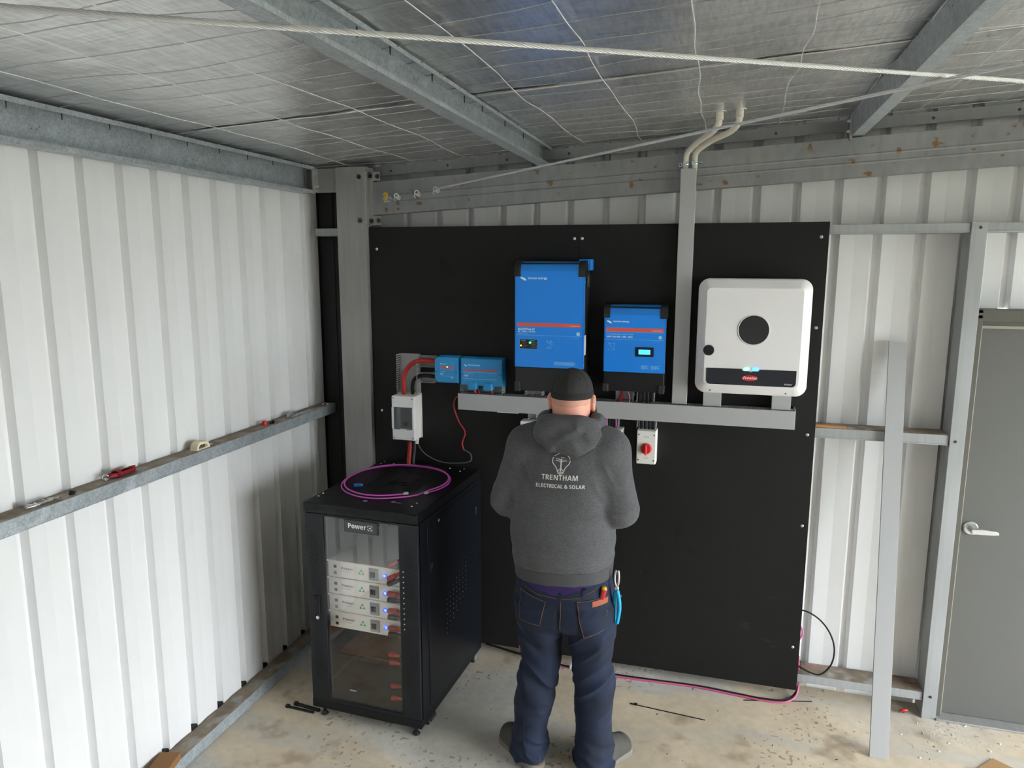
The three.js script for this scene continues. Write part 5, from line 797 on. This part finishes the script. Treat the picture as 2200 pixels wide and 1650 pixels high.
{ // cap with its peak pointing at the panels
  const cap = (p) => { const q = [p[0] + 1.088, p[1] - 1.702, p[2] - 0.652]; let d = Math.max(Math.abs(q[1]) > 0 && q[1] > 0 ? ell(q, [0, 0, 0], [0.0905, 0.096, 0.1105]) : (Math.hypot(q[0] / 0.0905, q[2] / 0.1105) - 1) * 0.09, -0.032 + 0.10 * q[2] * 0 - q[1] - 0.0); d += 0.0012 * vn3(p[0] * 20, p[1] * 20, p[2] * 20) - 0.0015 * Math.exp(-Math.pow(q[0] / 0.006, 2)); return Math.max(d, -(d + 0.006) - (q[1] < -0.03 ? -9 : 0)); };
  const c = obj('cap', local(nets(cap, [-1.20, 1.655, 0.52], [-0.98, 1.815, 0.78], 0.0036)), capMat, man);
  const band = new THREE.TorusGeometry(0.0905, 0.004, 6, 60).rotateX(Math.PI / 2).scale(1, 4.2, 1.22).translate(-1.088, 1.688, 0.652); obj('sweat_band', local(band), std(0x262526, 0.9), c);
  obj('button', local(new THREE.SphereGeometry(0.006, 10, 8).scale(1, 0.5, 1).translate(-1.088, 1.799, 0.652)), capMat, c);
  for (const a of [0, 1, 2, 3, 4, 5]) { const P = []; for (let i = 0; i <= 14; i++) { const t = (i / 14) * 1.5, w = a * Math.PI / 3 + Math.PI / 2; P.push(V(-1.088 + 0.0908 * Math.sin(t) * Math.cos(w), 1.702 + 0.0963 * Math.cos(t), 0.652 + 0.1108 * Math.sin(t) * Math.sin(w))); } obj('seam', local(tube(P, 0.0011, 30, 5, false, false)), std(0x222122, 0.9), c); }
  for (const [x, z] of [[0.045, 0.075], [-0.045, 0.075], [0.08, 0.0], [-0.08, 0.0]]) obj('eyelet', local(new THREE.TorusGeometry(0.0028, 0.0011, 6, 12).translate(0, 0, 0).translate(-1.088 + x, 1.765, 0.652 + z * 0.85)), std(0x1c1b1c, 0.8), c);
  const bill = []; const nx = 18, nz = 8; { const g = new THREE.PlaneGeometry(1, 1, nx, nz), p = g.attributes.position; for (let i = 0; i < p.count; i++) { const u = p.getX(i) * 2, v = p.getY(i) + 0.5, a = u * 1.15, R0 = 0.108, ext = 0.075 * Math.cos(u * 1.2); const rx = Math.sin(a) * 0.094, z0 = -Math.cos(a) * R0; p.setXYZ(i, -1.088 + rx * (1 + 0.06 * v), 1.678 - 0.028 * v - 0.016 * u * u, 0.652 + z0 - v * ext); } g.computeVertexNormals(); bill.push(g, g.clone().translate(0, -0.003, 0)); }
  obj('peak', local(merge(bill)), capMat, c);
}
{ // hoodie, hood, ribbed hem and cuffs
  const h = obj('hoodie', local(uvm(nets(hoodie, [-1.50, 0.84, 0.36], [-0.70, 1.64, 0.96], 0.0075))), hoodieMat, man);
  const hem = (p) => { const R = TORSO.map((r) => [r[0] - 0.012, r[1], r[2], r[3] + 0.0025, r[4] + 0.0025]), b = 0.885 + 0.05 * (p[0] + 1.1); let d = rows(R, p); d += 0.002 * vn3(p[0] * 8, p[1] * 10, p[2] * 8); return smax(Math.max(d, b - p[1] - 0.004, p[1] - b - 0.058), -(d + 0.012), 0.004); };
  obj('hem_band', local(uvm(nets(hem, [-1.36, 0.85, 0.52], [-0.85, 0.98, 0.93], 0.006))), hemMat, h);
  for (const [e, w] of [[eL, wL], [eR, wR]]) { const a = [0, 1, 2].map((k) => mix(e[k], w[k], 0.88)), b = [0, 1, 2].map((k) => mix(e[k], w[k], 1.06)), s = (p) => Math.max(cone(p, a, b, 0.046, 0.042), -(cone(p, e, [0, 1, 2].map((k) => mix(e[k], w[k], 1.5)), 0.038, 0.034))); obj('cuff', local(uvm(nets(s, a.map((q) => q - 0.09), a.map((q) => q + 0.09), 0.006))), hemMat, h); }
  const hood = (p) => {
    const t = p[2] - 0.70, q = [p[0] + 1.085, p[1] - 1.562 - 0.05 * t, t], ring = Math.hypot(Math.hypot(q[0] / 1.1, q[2]) - 0.108, q[1] * 0.8) - 0.032 + 0.006 * Math.sin(5 * Math.atan2(q[2], q[0]));
    let d = ell(p, [-1.080, 1.532, 0.785], [0.152, 0.082, 0.070]); d = smin(d, ell(p, [-1.058, 1.488, 0.832], [0.070, 0.042, 0.034]), 0.04);
    if (d < 0.06) { d = smax(d, -cone(p, [-1.20, 1.545, 0.855], [-1.02, 1.565, 0.872], 0.020, 0.024), 0.035); d = smax(d, -cone(p, [-1.02, 1.565, 0.872], [-0.985, 1.50, 0.866], 0.022, 0.014), 0.03); d = smax(d, -cone(p, [-1.052, 1.54, 0.893], [-1.048, 1.43, 0.889], 0.018, 0.02), 0.012); d += 0.007 * vn3(p[0] * 12, p[1] * 16 + p[0] * 9, p[2] * 12); }
    d = smin(d, cone(p, [-1.130, 1.495, 0.836], [-1.03, 1.565, 0.832], 0.020, 0.020), 0.018); d = smin(d, cone(p, [-1.19, 1.53, 0.815], [-1.14, 1.475, 0.838], 0.018, 0.016), 0.02);
    d = smin(d, ring, 0.03);
    return smax(d, -cone(p, [-1.088, 1.75, 0.655], [-1.088, 1.50, 0.70], 0.088, 0.080), 0.015);
  };
  obj('hood', local(uvm(nets(hood, [-1.28, 1.42, 0.54], [-0.88, 1.68, 0.92], 0.0052))), hoodieMat, h);
  obj('hood_seam', local(tube([[-1.235, 1.555, 0.803], [-1.222, 1.50, 0.822], [-1.17, 1.458, 0.848], [-1.10, 1.448, 0.866], [-1.055, 1.442, 0.872], [-1.0, 1.456, 0.864], [-0.955, 1.485, 0.845], [-0.922, 1.545, 0.81]], 0.0028, 50, 6, false, false)), hoodieMat, h);
  // print on the back, laid over the cloth
  const T = canvasTex(1024, 768, (g, W, H) => {
    g.fillStyle = '#000'; g.fillRect(0, 0, W, H); g.strokeStyle = '#fff'; g.lineWidth = 13; g.lineCap = 'round'; const cx = 500;
    g.save(); g.translate(-cx * 0.08, 118); g.scale(1.08, 0.83);
    g.beginPath(); g.arc(cx, 150, 138, 0.75 * Math.PI, 0.25 * Math.PI); g.bezierCurveTo(cx + 60, 300, cx + 58, 330, cx + 50, 360); g.moveTo(cx - 98, 247); g.bezierCurveTo(cx - 60, 300, cx - 58, 330, cx - 50, 360); g.stroke();
    g.lineWidth = 15; for (const y of [372, 396]) { g.beginPath(); g.moveTo(cx - 46, y); g.lineTo(cx + 44, y + 2); g.stroke(); } g.beginPath(); g.moveTo(cx - 14, 424); g.lineTo(cx + 14, 424); g.stroke();
    g.lineWidth = 20; g.beginPath(); g.moveTo(cx, 350); g.lineTo(cx, 90); g.stroke(); g.lineWidth = 12; for (const [s, y, L] of [[-1, 150, 85], [1, 150, 85], [-1, 115, 80], [1, 115, 80], [-1, 90, 45], [1, 90, 45]]) { g.beginPath(); g.moveTo(cx, y + 30); g.quadraticCurveTo(cx + s * L * 0.5, y - 8, cx + s * L, y + 6); g.stroke(); } g.beginPath(); g.moveTo(cx, 300); g.lineTo(cx - 42, 345); g.moveTo(cx, 300); g.lineTo(cx + 42, 345); g.stroke();
    g.restore(); txt(g, 'TRENTHAM', cx - 10, 560, 118, '#fff', 'bold', 'center'); txt(g, 'ELECTRICAL & SOLAR', cx - 2, 690, 84, '#fff', 'bold', 'center');
  });
  const pm = new THREE.MeshStandardMaterial({ color: 0xdad8d4, roughness: 0.7, alphaMap: T, transparent: true }); T.colorSpace = THREE.NoColorSpace;
  obj('back_print', local(drape(hoodie, -1.222, -0.962, 1.292, 1.487, 40, 30, 0.0022, (x, y) => y + 0.03 * (x + 1.09))), pm, h);
}
function frontZ(sdf, x, y) { let z = 1.05; for (let i = 0; i < 90; i++) { const d = sdf([x, y, z]); if (d < 0.0004) break; z -= Math.max(0.0004, d * 0.6); if (z < 0.3) break; } return z; }
function drape(sdf, x0, x1, y0, y1, nx, ny, off, warp = (x, y) => y, poly = null) {
  const pos = [], uv = [], idx = [];
  for (let j = 0; j <= ny; j++) for (let i = 0; i <= nx; i++) { let u = i / nx, v = j / ny, x = mix(x0, x1, u), y = mix(y0, y1, v); if (poly) [x, y] = poly(u, v); y = warp(x, y); const z = frontZ(sdf, x, y), h = 0.004, n = V(sdf([x + h, y, z]) - sdf([x - h, y, z]), sdf([x, y + h, z]) - sdf([x, y - h, z]), sdf([x, y, z + h]) - sdf([x, y, z - h])).normalize(); pos.push(x + n.x * off, y + n.y * off, z + n.z * off); uv.push(u, v); }
  for (let j = 0; j < ny; j++) for (let i = 0; i < nx; i++) { const a = j * (nx + 1) + i, b = a + 1, c = a + nx + 1, d = c + 1; idx.push(a, b, d, a, d, c); }
  const g = new THREE.BufferGeometry(); g.setAttribute('position', new THREE.Float32BufferAttribute(pos, 3)); g.setAttribute('uv', new THREE.Float32BufferAttribute(uv, 2)); g.setIndex(idx); g.computeVertexNormals(); return g;
}
function seamLine(sdf, pts, off, r) { const P = []; for (let k = 0; k + 1 < pts.length; k++) for (let i = 0; i < 8; i++) { const t = i / 8, x = mix(pts[k][0], pts[k + 1][0], t), y = mix(pts[k][1], pts[k + 1][1], t); P.push(V(x, y, frontZ(sdf, x, y) + off)); } const e = pts[pts.length - 1]; P.push(V(e[0], e[1], frontZ(sdf, e[0], e[1]) + off)); return tube(P, r, P.length * 2, 5, false, false); }
{ // jeans, shirt tail, shoes
  const HIP = [[0.95, -1.098, 0.722, 0.207, 0.155], [0.875, -1.097, 0.722, 0.213, 0.162], [0.80, -1.094, 0.724, 0.221, 0.174], [0.72, -1.092, 0.730, 0.217, 0.176], [0.67, -1.090, 0.738, 0.200, 0.140], [0.635, -1.088, 0.742, 0.16, 0.07]];
  const LL = [[0.76, -1.196, 0.732, 0.112, 0.158], [0.66, -1.197, 0.740, 0.104, 0.142], [0.58, -1.199, 0.748, 0.096, 0.115], [0.46, -1.193, 0.765, 0.085, 0.098], [0.36, -1.205, 0.785, 0.088, 0.094], [0.28, -1.213, 0.802, 0.089, 0.094], [0.19, -1.220, 0.825, 0.077, 0.088], [0.10, -1.224, 0.842, 0.081, 0.095], [0.06, -1.216, 0.852, 0.082, 0.096], [0.048, -1.216, 0.852, 0.070, 0.088]];
  const RL = [[0.76, -0.980, 0.732, 0.112, 0.158], [0.67, -0.970, 0.740, 0.104, 0.142], [0.60, -0.963, 0.745, 0.098, 0.117], [0.48, -0.955, 0.755, 0.086, 0.098], [0.37, -0.940, 0.768, 0.085, 0.094], [0.27, -0.940, 0.785, 0.082, 0.092], [0.18, -0.935, 0.80, 0.079, 0.088], [0.10, -0.930, 0.812, 0.084, 0.094], [0.05, -0.928, 0.818, 0.086, 0.094], [0.038, -0.926, 0.818, 0.082, 0.090]];
  const waistY = (x) => 0.850 + 0.16 * Math.pow(Math.max(0, -1.10 - x), 1.3) * 1.6 + 0.45 * Math.pow(Math.max(0, x + 1.07), 1.15);
  const jeans = (p) => {
    let d = rows(HIP, p, 2.4); d = smin(d, Math.min(rows(LL, p, 2.15), rows(RL, p, 2.15)), 0.045);
    const dip = waistY(p[0]); d = Math.max(d, p[1] - dip);
    if (Math.abs(d) > 0.05) return d;
    const y = p[1], side = p[0] < -1.085 ? 1 : 0, knee = Math.exp(-Math.pow((y - 0.40) / 0.10, 2)), calf = Math.exp(-Math.pow((y - 0.27) / 0.07, 2)), ank = sstep(0.20, 0.06, y), seat = Math.exp(-Math.pow((y - 0.60) / 0.07, 2));
    d -= 0.013 * knee * wrinkle([p[0] + (side ? 1.1 : -1.1) * y, y, p[2]], 12, 9, 7, 13) + 0.004 * calf * wrinkle(p, 4, 44, 4, 17) + 0.015 * ank * wrinkle([p[0], y + 0.5 * p[0], p[2]], 6, 30, 7, 19) + 0.012 * seat * wrinkle([p[0], y - 0.9 * Math.abs(p[0] + 1.09), p[2]], 5, 17, 5, 23);
    d -= 0.004 * vn3(p[0] * 9, y * 9, p[2] * 9);
    d -= 0.004 * Math.exp(-Math.pow((y - (dip - 0.02)) / 0.018, 2)); d += 0.008 * Math.exp(-Math.pow((p[0] + 1.088) / 0.008, 2)) * sstep(0.5, 0.6, y) * sstep(0.80, 0.74, y);
    return d;
  };
  const j = obj('jeans', local(uvm(nets(jeans, [-1.36, 0.0, 0.52], [-0.80, 0.90, 0.98], 0.0065))), denim, man);
  const shirt = (p) => { const R = [[0.96, -1.10, 0.722, 0.205, 0.158], [0.86, -1.10, 0.722, 0.212, 0.166], [0.82, -1.10, 0.724, 0.219, 0.172]]; let d = rows(R, p, 2.4) - 0.001 + 0.003 * vn3(p[0] * 16, p[1] * 22, p[2] * 16); const low = waistY(p[0]) - 0.012; return Math.max(d, low - p[1]); };
  obj('purple_shirt', local(uvm(nets(shirt, [-1.34, 0.74, 0.52], [-0.85, 0.98, 0.93], 0.006))), std(0x2c1550, 0.85), man);
  // rear pockets, tag, belt loops, stitching
  const quadP = (a, b, c, d) => (u, v) => [mix(mix(a[0], b[0], u), mix(d[0], c[0], u), v), mix(mix(a[1], b[1], u), mix(d[1], c[1], u), v)];
  const pocket = (P) => drape(jeans, 0, 1, 0, 1, 14, 14, 0.0045, undefined, quadP(...P));
  const denimP = std(0xffffff, 0.85, 0, { map: scaled(denimTex, 2.0) });
  const pk = [[[-1.262, 0.705], [-1.165, 0.700], [-1.143, 0.808], [-1.268, 0.836]], [[-0.972, 0.662], [-0.880, 0.700], [-0.884, 0.832], [-1.006, 0.822]]];
  for (const P of pk) { const o = obj('back_pocket', local(pocket(P)), denimP, j); obj('stitching', local(seamLine(jeans, [P[3], P[0], P[1], P[2], P[3]], 0.0055, 0.0011)), thread, o); }
  obj('leather_tag', local(drape(jeans, 0, 1, 0, 1, 8, 5, 0.0065, undefined, quadP([-0.946, 0.796], [-0.890, 0.803], [-0.890, 0.826], [-0.947, 0.820]))), std(0x9a5030, 0.7), j);
  obj('centre_seam', local(seamLine(jeans, [[-1.092, 0.845], [-1.076, 0.82], [-1.074, 0.75], [-1.078, 0.68]], 0.002, 0.0013)), thread, j);
  obj('yoke_seam', local(seamLine(jeans, [[-1.26, 0.862], [-1.18, 0.835], [-1.09, 0.828], [-1.0, 0.838], [-0.92, 0.878]], 0.0015, 0.0011)), thread, j);
  obj('leg_seam', local(seamLine(jeans, [[-1.235, 0.26], [-1.232, 0.20], [-1.228, 0.12]], 0.001, 0.0009)), std(0x1a2540, 0.8), j);
  for (const [x, y] of [[-1.082, 0.838], [-0.978, 0.866]]) obj('belt_loop', local(drape(jeans, x - 0.007, x + 0.007, y - 0.028, y + 0.018, 2, 6, 0.006)), denimP, j);
  // shoes
  const shoeMat = std(0x47443f, 0.8, 0, { map: scaled(heatherTex, 0.2) }); shoeMat.map = null; const soleMat = std(0x77736a, 0.7);
  for (const [heel, toe] of [[[-1.185, 0.885], [-1.345, 0.745]], [[-0.945, 0.852], [-0.826, 0.675]]]) {
    const dx = toe[0] - heel[0], dz = toe[1] - heel[1], L = Math.hypot(dx, dz), ux = dx / L, uz = dz / L, pt = (a, y, b = 0) => [heel[0] + ux * a - uz * b, y, heel[1] + uz * a + ux * b];
    const upper = (p) => { let d = cone(p, pt(0.01, 0.052), pt(0.09, 0.05), 0.050, 0.050); d = smin(d, cone(p, pt(0.02, 0.085), pt(0.07, 0.09), 0.040, 0.042), 0.03); d = smin(d, cone(p, pt(0.10, 0.05), pt(L - 0.01, 0.044), 0.056, 0.054), 0.03); d = smin(d, cone(p, pt(0.06, 0.095), pt(0.15, 0.075), 0.042, 0.038), 0.03); d -= 0.002 * vn3(p[0] * 24, p[1] * 24, p[2] * 24); return Math.max(d, 0.018 - p[1]); };
    const lo = [Math.min(heel[0], toe[0]) - 0.08, 0, Math.min(heel[1], toe[1]) - 0.08], hi = [Math.max(heel[0], toe[0]) + 0.08, 0.15, Math.max(heel[1], toe[1]) + 0.08];
    const s = obj('shoe', local(uvm(nets(upper, lo, hi, 0.005))), shoeMat, man);
    const sole = (p) => { const q = Math.min(cone([p[0], 0, p[2]], pt(0.012, 0), pt(0.10, 0), 0.052, 0.050), cone([p[0], 0, p[2]], pt(0.09, 0), pt(L - 0.006, 0), 0.052, 0.058)); return smax(smax(q, 0.001 - p[1], 0.006), p[1] - 0.028 - 0.006 * Math.sin(p[0] * 30), 0.008); };
    obj('sole', local(nets(sole, [lo[0], -0.01, lo[2]], [hi[0], 0.05, hi[2]], 0.005)), soleMat, s);
    for (let k = 0; k < 5; k++) obj('lace', local(tube([pt(0.12 + k * 0.018, 0.097 - k * 0.004, -0.026), pt(0.125 + k * 0.018, 0.107 - k * 0.005, 0), pt(0.12 + k * 0.018, 0.097 - k * 0.004, 0.026)], 0.0028, 8, 5)), std(0xb4b0a8, 0.7), s);
    obj('heel_tab', local(box(0.02, 0.03, 0.006, 0, 0, 0, 0.002).rotateY(Math.atan2(ux, uz)).translate(...pt(-0.036, 0.045))), std(0x8a3a34, 0.6), s);
  }
  // tools carried in the pockets
  const sd = thing('screwdriver', 'screwdriver with red handle and yellow end sticking out of the rear pocket', 'screwdriver', [-0.905, 0.838, frontZ(jeans, -0.905, 0.838) + 0.010], 0);
  sd.rotation.z = -0.2; obj('handle', merge([cyl(0.011, 0.0125, 0.046, 0, 0.008, 0, 'y', 16, 0.003)]), std(0xb83038, 0.4), sd); obj('end_cap', cyl(0.0125, 0.010, 0.014, 0, 0.036, 0, 'y', 16, 0.004), std(0xe0a818, 0.4), sd); obj('shaft', cyl(0.003, 0.003, 0.06, 0, -0.04, 0, 'y', 8), steelDark, sd);
  const pl = thing('pliers', 'pliers with bright cyan handles hanging at the right hip', 'pliers', [-0.853, 0.785, 0.775], 0);
  const cy = std(0x18a8d8, 0.35);
  for (const s of [-1, 1]) { const k = s * 0.0065; const o = obj('handle', tube([[k * 0.6, 0.06, s * 0.004], [k * 1.4 + 0.002, 0.03, s * 0.006], [k * 1.8 + 0.004, -0.02, s * 0.008], [k * 1.2, -0.085, s * 0.008]], 0.0085, 30, 10), cy, pl); obj('guard', bx(k + (s > 0 ? 0.004 : -0.016), k + (s > 0 ? 0.016 : -0.004), 0.034, 0.042, s * 0.006 - 0.004, s * 0.006 + 0.004, 0.002), cy, o); obj('jaw', merge([tube([[0, 0.072, 0], [k * 1.1, 0.095, 0], [k * 1.3, 0.125, 0], [k * 0.9, 0.148, 0]], 0.0052, 16, 8)]), zinc, pl); }
  obj('pivot', cyl(0.010, 0.010, 0.014, 0, 0.070, 0, 'z', 16, 0.002), zinc, pl);
}
renderer.render(scene, camera);
